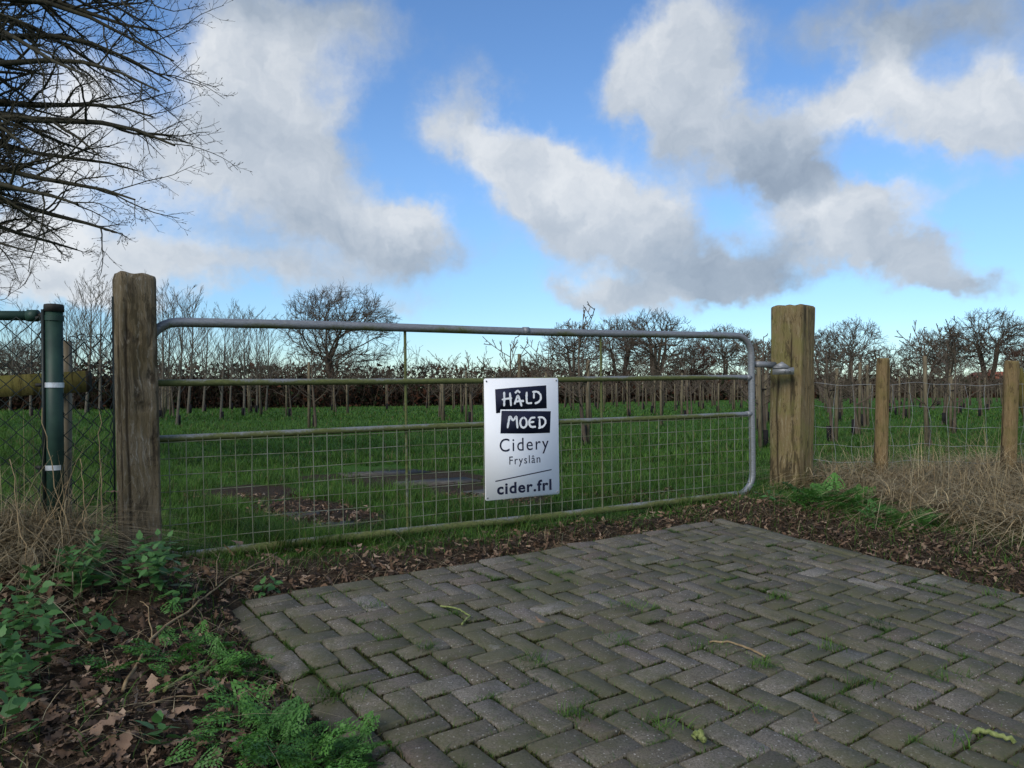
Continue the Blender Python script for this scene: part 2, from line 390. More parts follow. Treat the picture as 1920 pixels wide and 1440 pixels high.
M_postF = post_mat('fence_post_wood', (0.20, 0.138, 0.066), (0.085, 0.056, 0.026), (0.27, 0.20, 0.108), (0.14, 0.12, 0.04), 0.5, 0.15)
M_plank = post_mat('algae_plank', (0.115, 0.098, 0.026), (0.055, 0.045, 0.014), (0.16, 0.14, 0.045), (0.11, 0.105, 0.022), 0.8, 0.1)
M_endgrain = simple('end_grain', (0.02, 0.015, 0.01), (0.05, 0.038, 0.02), 40, 0.95, 0.3)

def paver_mat(name, use_attr):
    m, t, b = mat_new(name)
    if use_attr:
        a = t.nodes.new('ShaderNodeAttribute'); a.attribute_name = 'rnd'; r = a.outputs['Fac']
    else:
        a = t.nodes.new('ShaderNodeObjectInfo'); r = a.outputs['Random']
    v = worldco(t)
    base = ramp(t, r, [(0.0, (0.108, 0.094, 0.070)), (0.3, (0.138, 0.121, 0.092)), (0.6, (0.155, 0.136, 0.105)), (0.86, (0.174, 0.155, 0.124)), (0.95, (0.180, 0.163, 0.136)), (1.0, (0.235, 0.217, 0.190))])
    pink = mth(t, 'MULTIPLY', sstep(t, mth(t, 'FRACT', mth(t, 'MULTIPLY', r, 37.0)), 0.86, 0.90), 0.35)
    base = mixc(t, pink, base, (0.14, 0.095, 0.085))
    fine = noiset(t, v, 150, 4, 0.75); med = noiset(t, v, 22, 6, 0.65); big = noiset(t, v, 2.2, 5, 0.6)
    base = mixc(t, mth(t, 'MULTIPLY', sstep(t, fine, 0.42, 0.62), 0.62), base, (0.036, 0.031, 0.022))
    base = mixc(t, mth(t, 'MULTIPLY', sstep(t, noiset(t, v, 9, 5, 0.7), 0.50, 0.66), 0.45), base, (0.048, 0.041, 0.028))
    vo = t.nodes.new('ShaderNodeTexVoronoi'); vo.inputs['Scale'].default_value = 120; t.links.new(v, vo.inputs['Vector'])
    sp = t.nodes.new('ShaderNodeSeparateColor'); t.links.new(vo.outputs['Color'], sp.inputs[0])
    speck = mth(t, 'MULTIPLY', sstep(t, mth(t, 'SUBTRACT', mth(t, 'MULTIPLY', sp.outputs[1], 0.5), vo.outputs['Distance']), -0.02, 0.10), mth(t, 'GREATER_THAN', sp.outputs[0], 0.72))
    base = mixc(t, mth(t, 'MULTIPLY', speck, 0.75), base, (0.34, 0.32, 0.28))
    moss = mth(t, 'MULTIPLY', sstep(t, mth(t, 'ADD', big, mth(t, 'MULTIPLY', med, 0.45)), 0.60, 0.86), 0.70)
    base = mixc(t, moss, base, (0.070, 0.072, 0.032))
    lich = mth(t, 'MULTIPLY', sstep(t, noiset(t, v, 5.5, 6, 0.7), 0.64, 0.70), 0.35)
    base = mixc(t, lich, base, (0.25, 0.245, 0.23))
    t.links.new(base, b.inputs['Base Color']); b.inputs['Roughness'].default_value = 0.88; b.inputs['Specular IOR Level'].default_value = 0.3
    bump(t, b, mth(t, 'ADD', mth(t, 'MULTIPLY', fine, 0.6), mth(t, 'ADD', med, mth(t, 'MULTIPLY', speck, 0.4))), 0.55, 0.004)
    return m
M_paver = paver_mat('paver_concrete', False); M_paver2 = paver_mat('paver_concrete_joined', True)
def bed_mat():
    m, t, b = mat_new('joint_bed'); v = worldco(t)
    n = noiset(t, v, 3.0, 6, 0.65); f = noiset(t, v, 120, 4, 0.7)
    c = mixc(t, sstep(t, n, 0.40, 0.60), (0.030, 0.022, 0.014), (0.050, 0.062, 0.014))
    c = mixc(t, mth(t, 'MULTIPLY', sstep(t, f, 0.4, 0.7), 0.6), c, (0.018, 0.016, 0.009))
    t.links.new(c, b.inputs['Base Color']); b.inputs['Roughness'].default_value = 0.95
    bump(t, b, f, 0.8, 0.006); return m
M_bed = bed_mat()
def ground_mat():
    m, t, b = mat_new('field_ground'); v = worldco(t)
    a = t.nodes.new('ShaderNodeAttribute'); a.attribute_name = 'soil'
    n1 = noiset(t, v, 0.35, 5, 0.6); n2 = noiset(t, v, 9, 6, 0.7); n3 = noiset(t, v, 60, 5, 0.7); n4 = noiset(t, worldco(t, (1, 0.5, 1)), 2.0, 6, 0.7)
    gr = ramp(t, n2, [(0.3, (0.024, 0.066, 0.009)), (0.5, (0.044, 0.112, 0.015)), (0.7, (0.072, 0.150, 0.025))])
    gr = mixc(t, mth(t, 'MULTIPLY', sstep(t, n1, 0.45, 0.7), 0.5), gr, (0.07, 0.125, 0.026))
    gr = mixc(t, mth(t, 'MULTIPLY', sstep(t, n4, 0.55, 0.72), 0.5), gr, (0.018, 0.060, 0.008))
    so_ = ramp(t, n3, [(0.3, (0.020, 0.014, 0.009)), (0.55, (0.050, 0.037, 0.024)), (0.75, (0.085, 0.063, 0.042))])
    k = sstep(t, mth(t, 'ADD', a.outputs['Fac'], mth(t, 'MULTIPLY', mth(t, 'SUBTRACT', n2, 0.5), 0.8)), 0.35, 0.65)
    t.links.new(mixc(t, k, gr, so_), b.inputs['Base Color']); b.inputs['Roughness'].default_value = 0.95; b.inputs['Specular IOR Level'].default_value = 0.1
    bump(t, b, mth(t, 'ADD', n3, n2), 0.8, 0.03); return m
M_ground = ground_mat()
def leaf_mat(name, c1, c2, rough=0.5, transl=0.25):
    m, t, b = mat_new(name)
    oi = t.nodes.new('ShaderNodeObjectInfo')
    n = noiset(t, objco(t), 40, 4, 0.6)
    c = mixc(t, oi.outputs['Random'], c1, c2)
    c = mixc(t, mth(t, 'MULTIPLY', sstep(t, n, 0.4, 0.7), 0.5), c, tuple(x * 0.5 for x in c1))
    t.links.new(c, b.inputs['Base Color']); b.inputs['Roughness'].default_value = rough
    tr = t.nodes.new('ShaderNodeBsdfTranslucent'); t.links.new(c, tr.inputs['Color'])
    ms = t.nodes.new('ShaderNodeMixShader'); ms.inputs[0].default_value = transl
    t.links.new(b.outputs[0], ms.inputs[1]); t.links.new(tr.outputs[0], ms.inputs[2])
    t.links.new(ms.outputs[0], t.nodes['Material Output'].inputs[0]); return m
M_nettle = leaf_mat('nettle_leaf', (0.042, 0.120, 0.028), (0.088, 0.21, 0.048), 0.55)
M_parsley = leaf_mat('parsley_frond', (0.045, 0.14, 0.020), (0.095, 0.25, 0.036), 0.6)
M_oakleaf = leaf_mat('dead_oak_leaf', (0.16, 0.095, 0.055), (0.31, 0.21, 0.135), 0.7, 0.1)
M_stem = simple('plant_stem', (0.05, 0.09, 0.03), (0.08, 0.12, 0.04), 20, 0.7, 0)

# ------------------------------------------------------------------ ground, paving
GATE_A = at(310, 1047, 3.90); _C = at(1400, 926, 5.86)
GU = (_C - GATE_A) / np.linalg.norm(_C - GATE_A)
GN = np.cross(GU, [0, 0, 1]); GN /= np.linalg.norm(GN)      # towards the camera
GV = np.cross(GN, GU); GV = GV if GV[2] > 0 else -GV
def gdist(x, y): return (x - GATE_A[0]) * GN[0] + (y - GATE_A[1]) * GN[1]     # >0 on the camera's side of the gate

PATCH = [(470, 925, .42, .13), (560, 955, .40, .12), (640, 975, .35, .1), (600, 895, .3, .07), (790, 900, .75, .20), (900, 925, .45, .14), (700, 880, .4, .1), (960, 935, .3, .1)]
PATCH_W = [(hit(a, b), rx, ry) for a, b, rx, ry in PATCH]
def soilmask(x, y):
    x = np.asarray(x, float); y = np.asarray(y, float)
    s, t = st(x, y)
    d = gdist(x, y)
    m = np.zeros_like(x)
    for p, rx, ry in PATCH_W:
        du = (x - p[0]) * GU[0] + (y - p[1]) * GU[1]; dv = (x - p[0]) * GN[0] + (y - p[1]) * GN[1]
        m = np.maximum(m, np.exp(-((du / rx) ** 2 + (dv / (ry * 4.4)) ** 2)) * 1.35)
    front = sm(d, 0.02, 0.28) * (s > 0.2) * (s < 4.7)
    leftb = sm(0.95 - s, 0.0, 0.25) * sm(d, -0.1, 0.2)
    rightb = sm(s - S1, -0.05, 0.1) * (1 - sm(s - S1, 1.2, 2.0)) * sm(4.9 - y, 0.0, 0.5)
    return np.clip(np.maximum.reduce([m, front * 0.75, leftb, rightb * 0.95]), 0, 1)

xs = np.concatenate([-np.geomspace(700, 4.2, 34), np.arange(-4, 6.01, 0.05), np.geomspace(6.3, 700, 32)])
ys = np.concatenate([-np.geomspace(120, 1, 10), np.arange(-0.5, 1.0, 0.25), np.arange(1.0, 8.0, 0.05), np.geomspace(8.2, 1500, 46)])
GX, GY = np.meshgrid(xs, ys, indexing='ij')
GZ = ground(GX, GY)
ni, nj = GX.shape; ii = np.arange(ni * nj).reshape(ni, nj)
GF = np.stack([ii[:-1, :-1], ii[1:, :-1], ii[1:, 1:], ii[:-1, 1:]], -1).reshape(-1, 4)
gme = meshdata('ground', np.stack([GX, GY, GZ], -1).reshape(-1, 3), GF, M_ground, True, attrs={'soil': soilmask(GX, GY).ravel()})
tag(link('ground', gme), kind='structure')

def pave_z(x, y):
    s, t = st(x, y)
    z = plane(x, y) + 0.007 * wob(np.asarray(x), np.asarray(y), 0.9, 0.5)
    return z - 0.022 * sm(0.14 - (s - S0), 0, 0.14)
# bedding sheet
ss = np.arange(S0 + 0.03, S1 - 0.02, 0.05); tt = np.arange(T0 + 0.03, T1 - 0.02, 0.05)
SS, TT = np.meshgrid(ss, tt, indexing='ij'); BX, BY = xy(SS, TT); BZ = pave_z(BX, BY) - 0.0135 + 0.004 * wob(BX, BY, 6)
ni, nj = SS.shape; ii = np.arange(ni * nj).reshape(ni, nj)
BF = np.stack([ii[:-1, :-1], ii[:-1, 1:], ii[1:, 1:], ii[1:, :-1]], -1).reshape(-1, 4)
paving = tag(link('paving', meshdata('paving', np.stack([BX, BY, BZ], -1).reshape(-1, 3), BF, M_bed, True)), kind='structure')

def paver_geo(L, W, rng, Hh=0.06):
    cham = 0.0042; cr = 0.007
    def ring(l, w, c, z):
        h, k = l / 2, w / 2
        return np.array([[h - c, -k, z], [h, -k + c, z], [h, k - c, z], [h - c, k, z], [-h + c, k, z], [-h, k - c, z], [-h, -k + c, z], [-h + c, -k, z]])
    r0 = ring(L, W, cr, -Hh); r1 = ring(L, W, cr, -cham); r2 = ring(L - 2 * cham, W - 2 * cham, cr, 0)
    j = rng.normal(0, 0.0022, r1.shape); j[:, 2] *= 0.5
    r1 = r1 + j; r2 = r2 + j + rng.normal(0, 0.0012, r2.shape)
    V = np.concatenate([r0, r1, r2]); Q = []
    for k in range(2):
        for i in range(8): Q.append([k * 8 + i, k * 8 + (i + 1) % 8, k * 8 + 8 + (i + 1) % 8, k * 8 + 8 + i])
    return V, [np.array(Q), np.array([[16, 17, 18, 19, 20, 21, 22, 23]])]
prng = np.random.default_rng(3)
U = 0.1; GAP = 0.0088
bricks = []      # (s, t, along_s?, len)
i0, i1 = 0, int(round((S1 - S0 - 2 * U) / U)); j0, j1 = 0, int(round((T1 - T0 - U) / U))
for i in range(i0 - 1, i1 + 1):
    for j in range(j0 - 1, j1 + 1):
        d = (i - j) % 4
        if d == 0: cells = [(i, j), (i + 1, j)]
        elif d == 3: cells = [(i, j), (i, j + 1)]
        else: continue
        cells = [(a, b) for a, b in cells if i0 <= a < i1 and j0 <= b < j1]
        if not cells: continue
        cs = np.mean([a for a, b in cells]) + 0.5; ct = np.mean([b for a, b in cells]) + 0.5
        bricks.append((S0 + U + cs * U, T0 + U + ct * U, d == 0, len(cells)))
for k in range(int((T1 - T0) / 0.2)):
    bricks.append((S0 + 0.5 * U, T0 + 0.1 + k * 0.2, False, 2)); bricks.append((S1 - 0.5 * U, T0 + 0.1 + k * 0.2, False, 2))
for k in range(int((S1 - S0 - 0.2) / 0.2)):
    bricks.append((S0 + U + 0.1 + k * 0.2, T0 + 0.5 * U, True, 2))
bmesh_v = {2: [meshdata('paver', *paver_geo(2 * U - GAP, U - GAP, prng), M_paver) for _ in range(8)],
           1: [meshdata('paver_half', *paver_geo(U - GAP, U - GAP, prng), M_paver) for _ in range(4)]}
def in_view(x, y, z, m=30):
    if y < 0.3: return False
    px = 960 + F_PX * x / y; py = HORIZ + F_PX * (CAM_Z - z) / y
    return -m < px < 1920 + m and py < 1440 + m
items = []
for (s, t, al, n) in bricks:
    x, y = xy(s, t); z = float(pave_z(x, y))
    tx = (float(pave_z(x + .05, y)) - float(pave_z(x - .05, y))) / .1; ty = (float(pave_z(x, y + .05)) - float(pave_z(x, y - .05))) / .1
    rz = math.radians(36 if al else -54) + prng.normal(0, 0.012)
    nrm = Vector((-tx + prng.normal(0, 0.020), -ty + prng.normal(0, 0.020), 1)).normalized()
    q = Vector((0, 0, 1)).rotation_difference(nrm) @ Matrix.Rotation(rz, 3, 'Z').to_quaternion()
    dz = prng.normal(0, 0.0025) - (0.006 if prng.random() < 0.05 else 0)
    items.append((in_view(x, y, z), math.hypot(x, y), (x + prng.normal(0, .0012), y + prng.normal(0, .0012), z + dz), q, n))
vis = sorted([it for it in items if it[0]], key=lambda a: a[1])
single, rest = vis[:300], vis[300:] + [it for it in items if not it[0]]
for _, _, p, q, n in single:
    o = link('paver', bmesh_v[n][int(prng.integers(len(bmesh_v[n])))], paving, p); o.rotation_euler = q.to_euler()
parts, rn = [], []
for _, _, p, q, n in rest:
    V, fs = paver_geo((2 if n == 2 else 1) * U - GAP, U - GAP, prng)
    V = V @ np.array(q.to_matrix()).T + np.array(p); parts.append((V, fs)); rn.append(np.full(len(V), prng.random()))
if parts:
    V, fs = merge(parts)
    tag(link('pavers_beyond', meshdata('pavers_beyond', V, fs, M_paver2, attrs={'rnd': np.concatenate(rn)}), paving), kind='stuff')

# ------------------------------------------------------------------ gate
def gp(u, v, n=0.0): return GATE_A + GU * u + GV * v + GN * n
gate = empty('field_gate', gp(0, 0), 'long galvanised tubular field gate with wire mesh infill and greenish rails', 'gate')
def gpart(name, V, fs, m, smooth=True, parent=None):
    me = meshdata(name, V - GATE_A, fs, m, smooth)
    o = link(name, me, parent or gate); return o
GL, GR0, GH = 4.12, -0.07, 1.2
def rrect(u0, u1, v0, v1, r, n=10):
    pts = []
    for (cu, cv, a0) in ((u1 - r, v1 - r, 0), (u0 + r, v1 - r, 90), (u0 + r, v0 + r, 180), (u1 - r, v0 + r, 270)):
        for k in range(n + 1):
            a = math.radians(a0 + 90 * k / n); pts.append((cu + r * math.cos(a), cv + r * math.sin(a)))
    return pts
rp = rrect(GR0, GL, 0, GH, 0.15)
dense = []
for k in range(len(rp)):
    a, b = np.array(rp[k]), np.array(rp[(k + 1) % len(rp)]); L = np.linalg.norm(b - a); m_ = max(1, int(L / 0.15))
    for q in range(m_): dense.append(a + (b - a) * q / m_)
fp = np.array([gp(u, v + 0.004 * math.sin(u * 2.0)) for u, v in dense])
V, fs = tubes(fp[None], np.full((1, len(fp)), 0.0245), 14, closed=True); gpart('frame', V, fs, M_gate_frame)
for v in (0.888, 0.610):
    P = np.array([gp(u, v + 0.003 * math.sin(u * 1.7 + v * 9), 0) for u in np.linspace(GR0, GL, 24)])
    V, fs = tubes(P[None], np.full((1, 24), 0.0175), 12); r_ = gpart('rail', V, fs, M_gate_rail)
    P = np.array([gp(GL - 0.055, v), gp(GL - 0.012, v)]); V, fs = tubes(P[None], np.full((1, 2), 0.0215), 12, cap=True); gpart('rail_socket', V, fs, M_gate_frame, True, r_)
def u_of(px):
    q = (px - 960) / F_PX
    return (GATE_A[1] * q - GATE_A[0]) / (GU[0] - GU[1] * q)
for px in (765, 1131):
    u = u_of(px)
    P = np.array([gp(u, v, -0.006) for v in np.linspace(0, GH, 12)]); V, fs = tubes(P[None], np.full((1, 12), 0.0085), 8); gpart('brace_rod', V, fs, M_gate_rail)
P = np.array([gp(u_of(990) - .02, GH), gp(u_of(990) + .02, GH)]); V, fs = tubes(P[None], np.full((1, 2), 0.0262), 14, cap=True); gpart('joint_sleeve', V, fs, M_gate_frame)
grng = np.random.default_rng(5)
for k in range(7):
    v = 0.588 - 0.0838 * k
    us = np.linspace(GR0, GL, 40); P = np.array([gp(u, v + 0.002 * math.sin(u * 5 + k), 0.010 + 0.003 * math.sin(u * 3.1 + k * 2)) for u in us])
    V, fs = tubes(P[None], np.full((1, 40), 0.0022), 5); gpart('mesh_wire', V, fs, M_wire_algae)
k = 0
while True:
    u = 0.024 + 0.0812 * k + grng.normal(0, 0.0015)
    if u > GL - 0.02: break
    vs = np.linspace(0.0, 0.605, 14); ph = grng.random() * 6; am = 0.0012 + 0.002 * grng.random()
    P = np.array([gp(u + am * math.sin(v * 9 + ph), v, 0.0145) for v in vs])
    V, fs = tubes(P[None], np.full((1, 14), 0.0023), 5); gpart('mesh_wire', V, fs, M_wire_algae); k += 1
# latch bar on the gate's free end
lb = at(1418, 683, 5.89); le = at(1452, 684, 6.02)
V, fs = tubes(np.array([lb, (lb + le) / 2, le])[None], np.full((1, 3), 0.024), 10, cap=True); gpart('latch_bar', V, fs, M_gate_frame)

# sign on the gate
SW, SH, SU, SV = 0.54, 0.757, 1.81, 0.141
def spt(a, b, n=0.0): return gp(SU + a * SW, SV + SH * (1 - b), 0.030 + n)
sign = empty('sign_board', spt(0.5, 1.0), 'white sign board with dark lettering screwed to the field gate', 'sign')
SO = spt(0.5, 1.0)
def spart(name, V, fs, m, smooth=False, parent=None): return link(name, meshdata(name, np.asarray(V) - SO, fs, m, smooth), parent or sign)
rr = rrect(0, SW, 0, SH, 0.012, 5); n_ = len(rr)
Vf = np.array([gp(SU + u, SV + v, 0.030) for u, v in rr] + [gp(SU + u, SV + v, 0.025) for u, v in rr])
spart('panel', Vf, [np.arange(n_)[None], np.arange(2 * n_ - 1, n_ - 1, -1)[None], np.array([[i, i + n_, (i + 1) % n_ + n_, (i + 1) % n_] for i in range(n_)])], M_white)
def c6(x, y):   # a point of the sign -> (a across, b down)
    xl = 232 + (y - 238) / 1097 * 11; xr = 888 + (y - 238) / 1037 * 14
    a = (x - xl) / (xr - xl); return a, (y - 238) / (1097 - 60 * a)
def poly(name, pts, n):
    V = [spt(*c6(x, y), n) for x, y in pts]; m_ = len(pts)
    V = V + [spt(*c6(x, y), n - 0.0006) for x, y in pts]
    return spart(name, V, [np.arange(m_)[None], np.array([[i, i + m_, (i + 1) % m_ + m_, (i + 1) % m_] for i in range(m_)])], M_ink)
blk1 = poly('printed_block', [(325, 335), (470, 322), (777, 303), (783, 508), (550, 516), (370, 515), (368, 545), (333, 549)], 0.0010)
blk2 = poly('printed_block', [(380, 527), (820, 535), (812, 728), (590, 733), (370, 730)], 0.0010)
hand = {0: [[(402, 358), (404, 420), (402, 488)], [(452, 365), (458, 430), (462, 486)], [(382, 428), (425, 420), (470, 415)],
            [(492, 472), (508, 425), (522, 388), (538, 430), (556, 490)], [(498, 448), (540, 440), (577, 442)], [(497, 372), (519, 346), (541, 368)],
            [(600, 360), (598, 410), (602, 464), (648, 460)], [(650, 362), (698, 358), (726, 388), (728, 425), (708, 452), (672, 466)], [(664, 372), (664, 420)]],
        1: [[(431, 684), (440, 630), (452, 570), (480, 622), (509, 572), (514, 630), (519, 686)],
            [(572, 588), (548, 605), (541, 640), (552, 672), (574, 682), (596, 666), (602, 632), (592, 600), (570, 588)],
            [(678, 590), (640, 592), (622, 622), (624, 655), (642, 676), (684, 672)], [(624, 634), (668, 628)],
            [(716, 600), (718, 686)], [(700, 590), (745, 588), (770, 612), (770, 645), (748, 672), (704, 686)]]}
hr = np.random.default_rng(11)
for b_i, strokes in hand.items():
    parts = []
    for si, pts in enumerate(strokes):
        P = np.array(pts, float); seg = np.linspace(0, len(P) - 1, (len(P) - 1) * 6 + 1)
        C = np.stack([np.interp(seg, np.arange(len(P)), P[:, 0]), np.interp(seg, np.arange(len(P)), P[:, 1])], -1)
        for _ in range(3): C[1:-1] = (C[:-2] + 2 * C[1:-1] + C[2:]) / 4
        Tg = np.gradient(C, axis=0); Tg /= np.linalg.norm(Tg, axis=1, keepdims=True) + 1e-6; N = np.stack([-Tg[:, 1], Tg[:, 0]], -1)
        wdt = 8.6 + hr.normal(0, 0.9, len(C)); wdt[0] *= 0.6; wdt[-1] *= 0.55
        Lp, Rp = C + N * wdt[:, None], C - N * wdt[:, None]
        hgt = 0.0014 + 0.00012 * si
        V = np.array([spt(*c6(*p), hgt) for p in Lp] + [spt(*c6(*p), hgt) for p in Rp]); m_ = len(C)
        parts.append((V, [np.array([[i, i + 1, i + 1 + m_, i + m_] for i in range(m_ - 1)])]))
    V, fs = merge(parts); spart('lettering', V, fs, M_white, False, blk1 if b_i == 0 else blk2)
def text_part(body, a0, a1, b_base, h_asc, bold=0.0, space=1.1):
    cu = bpy.data.curves.new('t', 'FONT'); cu.body = body; cu.size = 1; cu.space_character = space; cu.offset = bold; cu.resolution_u = 4
    to = bpy.data.objects.new('t', cu); COL.objects.link(to); bpy.context.view_layer.update()
    me = bpy.data.meshes.new_from_object(to.evaluated_get(bpy.context.evaluated_depsgraph_get()))
    n = len(me.vertices); co = np.empty(n * 3, np.float32); me.vertices.foreach_get('co', co); co = co.reshape(-1, 3).astype(float)
    bpy.data.objects.remove(to)
    x0, x1 = co[:, 0].min(), co[:, 0].max(); yt = co[:, 1].max()
    a = a0 + (co[:, 0] - x0) / (x1 - x0) * (a1 - a0); b = b_base - co[:, 1] / yt * h_asc
    V = np.array([spt(p, q, 0.0012) - SO for p, q in zip(a, b)], np.float32)
    me.vertices.foreach_set('co', V.ravel()); me.materials.clear(); me.materials.append(M_ink); me.update()
    return link('lettering', me, sign)
text_part('Cidery', 0.190, 0.855, 0.606, 0.108, 0.0, 1.18)
text_part('Fryslân', 0.315, 0.735, 0.716, 0.066, 0.0, 1.18)
text_part('cider.frl', 0.148, 0.888, 0.955, 0.092, 0.028, 1.12)
poly('underline', [(325, 1155), (828, 1052), (828, 1061), (325, 1164)], 0.0010)
for a, b in ((0.028, 0.022), (0.972, 0.022), (0.025, 0.978), (0.975, 0.978)):
    P = np.array([spt(a, b, -0.001), spt(a, b, 0.0025)]); V, fs = tubes(P[None], np.full((1, 2), 0.0052), 10, cap=True); spart('screw', V, fs, M_screw)

# ------------------------------------------------------------------ timber posts
def timber(name, base, top, w, d, rz, m, seed, cracks, knots=(), round_top=0.01, nz=110, nside=22, parent=None, taper=1.0, wane=0.012, rough=0.004):
    """squared timber as one displaced mesh; object origin at its base"""
    rng = np.random.default_rng(seed); base = np.asarray(base, float); top = np.asarray(top, float)
    L = np.linalg.norm(top - base)
    per = []      # perimeter of a rounded rectangle, from the front-left corner counter-clockwise
    hw, hd, r = w / 2, d / 2, wane
    cs = [(-hw, -hd), (hw, -hd), (hw, hd), (-hw, hd)]
    for k in range(4):
        a = np.array(cs[k]); b = np.array(cs[(k + 1) % 4])
        for q in range(nside): per.append(a + (b - a) * (q / nside))
    per = np.array(per); sg = np.sign(per)
    q = np.maximum(np.abs(per) - np.array([hw - r, hd - r]), 0); both = (q > 0).all(1)
    ln = np.linalg.norm(q, axis=1) + 1e-9
    per[both] = (sg * (np.array([hw - r, hd - r]) + q / np.maximum(ln, r)[:, None] * np.where(ln > r, r, ln)[:, None] if True else 0))[both]
    n = len(per); nrm = per / np.linalg.norm(per, axis=1, keepdims=True)
    zs = np.linspace(0, 1, nz); V = np.zeros((nz, n, 3)); CR = np.zeros((nz, n))
    ang = np.arange(n) / n
    for i, z in enumerate(zs):
        sc = 1 - (1 - taper) * z
        if z > 1 - round_top: sc *= 1 - 0.10 * ((z - (1 - round_top)) / round_top) ** 2
        P = per * sc
        disp = np.array([mnoise.noise((nrm[k, 0] * 9 + seed, nrm[k, 1] * 9, z * L * 2.2)) * rough + mnoise.noise((nrm[k, 0] * 30, nrm[k, 1] * 30 + seed, z * L * 3.0)) * rough * 0.55 for k in range(n)])
        cr = np.zeros(n)
        for (fa, z0, z1, wd, dp, wob_) in cracks:
            c = fa + wob_ * math.sin(z * 7 + fa * 20) + wob_ * 0.4 * math.sin(z * 23)
            if z0 < z < z1:
                dd = np.abs((ang - c + 0.5) % 1 - 0.5) * n
                f = np.exp(-(dd / wd) ** 2) * min(1, (z - z0) * 12, (z1 - z) * 12); disp -= f * dp; cr = np.maximum(cr, f)
        for (fa, zk, ra, rzk, dp) in knots:
            dd = ((ang - fa + 0.5) % 1 - 0.5) / ra; e = dd ** 2 + ((z - zk) / rzk) ** 2
            f = np.exp(-e); disp -= f * dp; cr = np.maximum(cr, 0.85 * np.exp(-((np.sqrt(e) - 0.75) / 0.22) ** 2) * (0.55 + 0.45 * np.sin(ang * 90 + z * 60)) + 0.5 * np.exp(-e * 6))
        V[i, :, :2] = P + nrm * disp[:, None]; V[i, :, 2] = z * L; CR[i] = cr
    V[-1, :, 2] += 0.004 * np.sin(per[:, 0] * 60) - 0.006 * per[:, 0] / w
    idx = np.arange(nz * n).reshape(nz, n); nx = np.roll(idx, -1, 1)
    Q = np.stack([idx[:-1], nx[:-1], nx[1:], idx[1:]], -1).reshape(-1, 4)
    cpt = np.array([[0, 0, V[-1, :, 2].mean() + 0.003]]); VV = np.concatenate([V.reshape(-1, 3), cpt])
    tri = np.stack([idx[-1], nx[-1], np.full(n, nz * n)], -1)
    me = meshdata(name, VV, [Q, tri], m, True, attrs={'crack': np.concatenate([CR.ravel(), [0.25]])})
    o = link(name, me, parent, base)
    ax = Vector(top - base).normalized(); o.rotation_euler = (Vector((0, 0, 1)).rotation_difference(ax) @ Matrix.Rotation(rz, 3, 'Z').to_quaternion()).to_euler()
    return o
tagp = tag
lp_b = at(264, 1080, 3.80); lp_t = at(251, 516, 3.80)
lpost = timber('gate_post', lp_b, lp_t, 0.168, 0.165, math.radians(40), M_postL, 4,
    [(0.030, .05, .95, 1.0, .006, .006), (0.93, .1, .9, 1.2, .007, .01), (0.12, 0.0, .22, 1.0, .006, .012), (.2, .3, .55, .8, .004, .01), (.07, .02, .12, 1.0, .008, .02)],
    [(.035, .80, .030, .020, .012), (.10, .78, .020, .012, .007), (.195, .66, .040, .018, .010), (.14, .565, .060, .016, .010), (.09, .60, .02, .012, .006), (.045, .21, .022, .012, .012), (.15, .13, .055, .030, .010), (.20, .45, .03, .012, .006)], 0.02, 150, 26, wane=0.022)
tag(lpost, 'thick grey weathered oak gate post with knots beside the chain link fence', 'gate post')
rp_b = at(1483, 945, 6.17); rp_t = at(1487, 574, 6.17)
rpost = timber('gate_post', rp_b, rp_t, 0.262, 0.225, math.radians(-48), M_postR, 9,
    [(0.935, .45, 1.0, 0.8, .008, .003), (.07, .0, .7, 0.8, .004, .008), (.17, .45, .9, .8, .004, .006), (.83, .05, .5, .8, .004, .009)],
    [(0.90, .33, .016, .02, .012), (.17, .2, .02, .02, .006)], 0.01, 150, 26, wane=0.014, rough=0.006)
tag(rpost, 'broad tan split oak gate post carrying the metal gate latch', 'gate post')
# latch bracket on the right post (its own plate with a raised hasp)
lk = at(1459, 689, 6.0)
RM = np.array(Matrix.Rotation(math.radians(-20), 3, 'Z'))
V1, f1 = boxv(lk, (0.15, 0.055, 0.012), RM); V2, f2 = boxv(lk + [0.03, -0.028, -0.028], (0.16, 0.008, 0.055), RM)
pv = np.array([[-.06, 0, 0], [.02, 0, .045], [.085, 0, .0], [-.06, .008, 0], [.02, .008, .045], [.085, .008, .0]]) @ RM.T + lk + [0, -0.026, 0]
V3, f3 = pv, [np.array([[0, 2, 1], [3, 4, 5]]), np.array([[0, 1, 4, 3], [1, 2, 5, 4], [0, 3, 5, 2]])]
V, fs = merge([(V1, f1), (V2, f2), (V3, f3)])
mw = rpost.matrix_basis.inverted()
lo = link('latch_bracket', meshdata('latch_bracket', np.array([mw @ Vector(v) for v in V]), fs, M_gate_frame), rpost)
for dx in (0.05, 0.085):
    p = lk + RM @ np.array([dx, -0.034, -0.03]); V, fs = tubes(np.array([p, p + RM @ np.array([0, -0.006, 0])])[None], np.full((1, 2), 0.007), 8, cap=True)
    link('bolt', meshdata('bolt', np.array([mw @ Vector(v) for v in V]), fs, M_screw), lo)

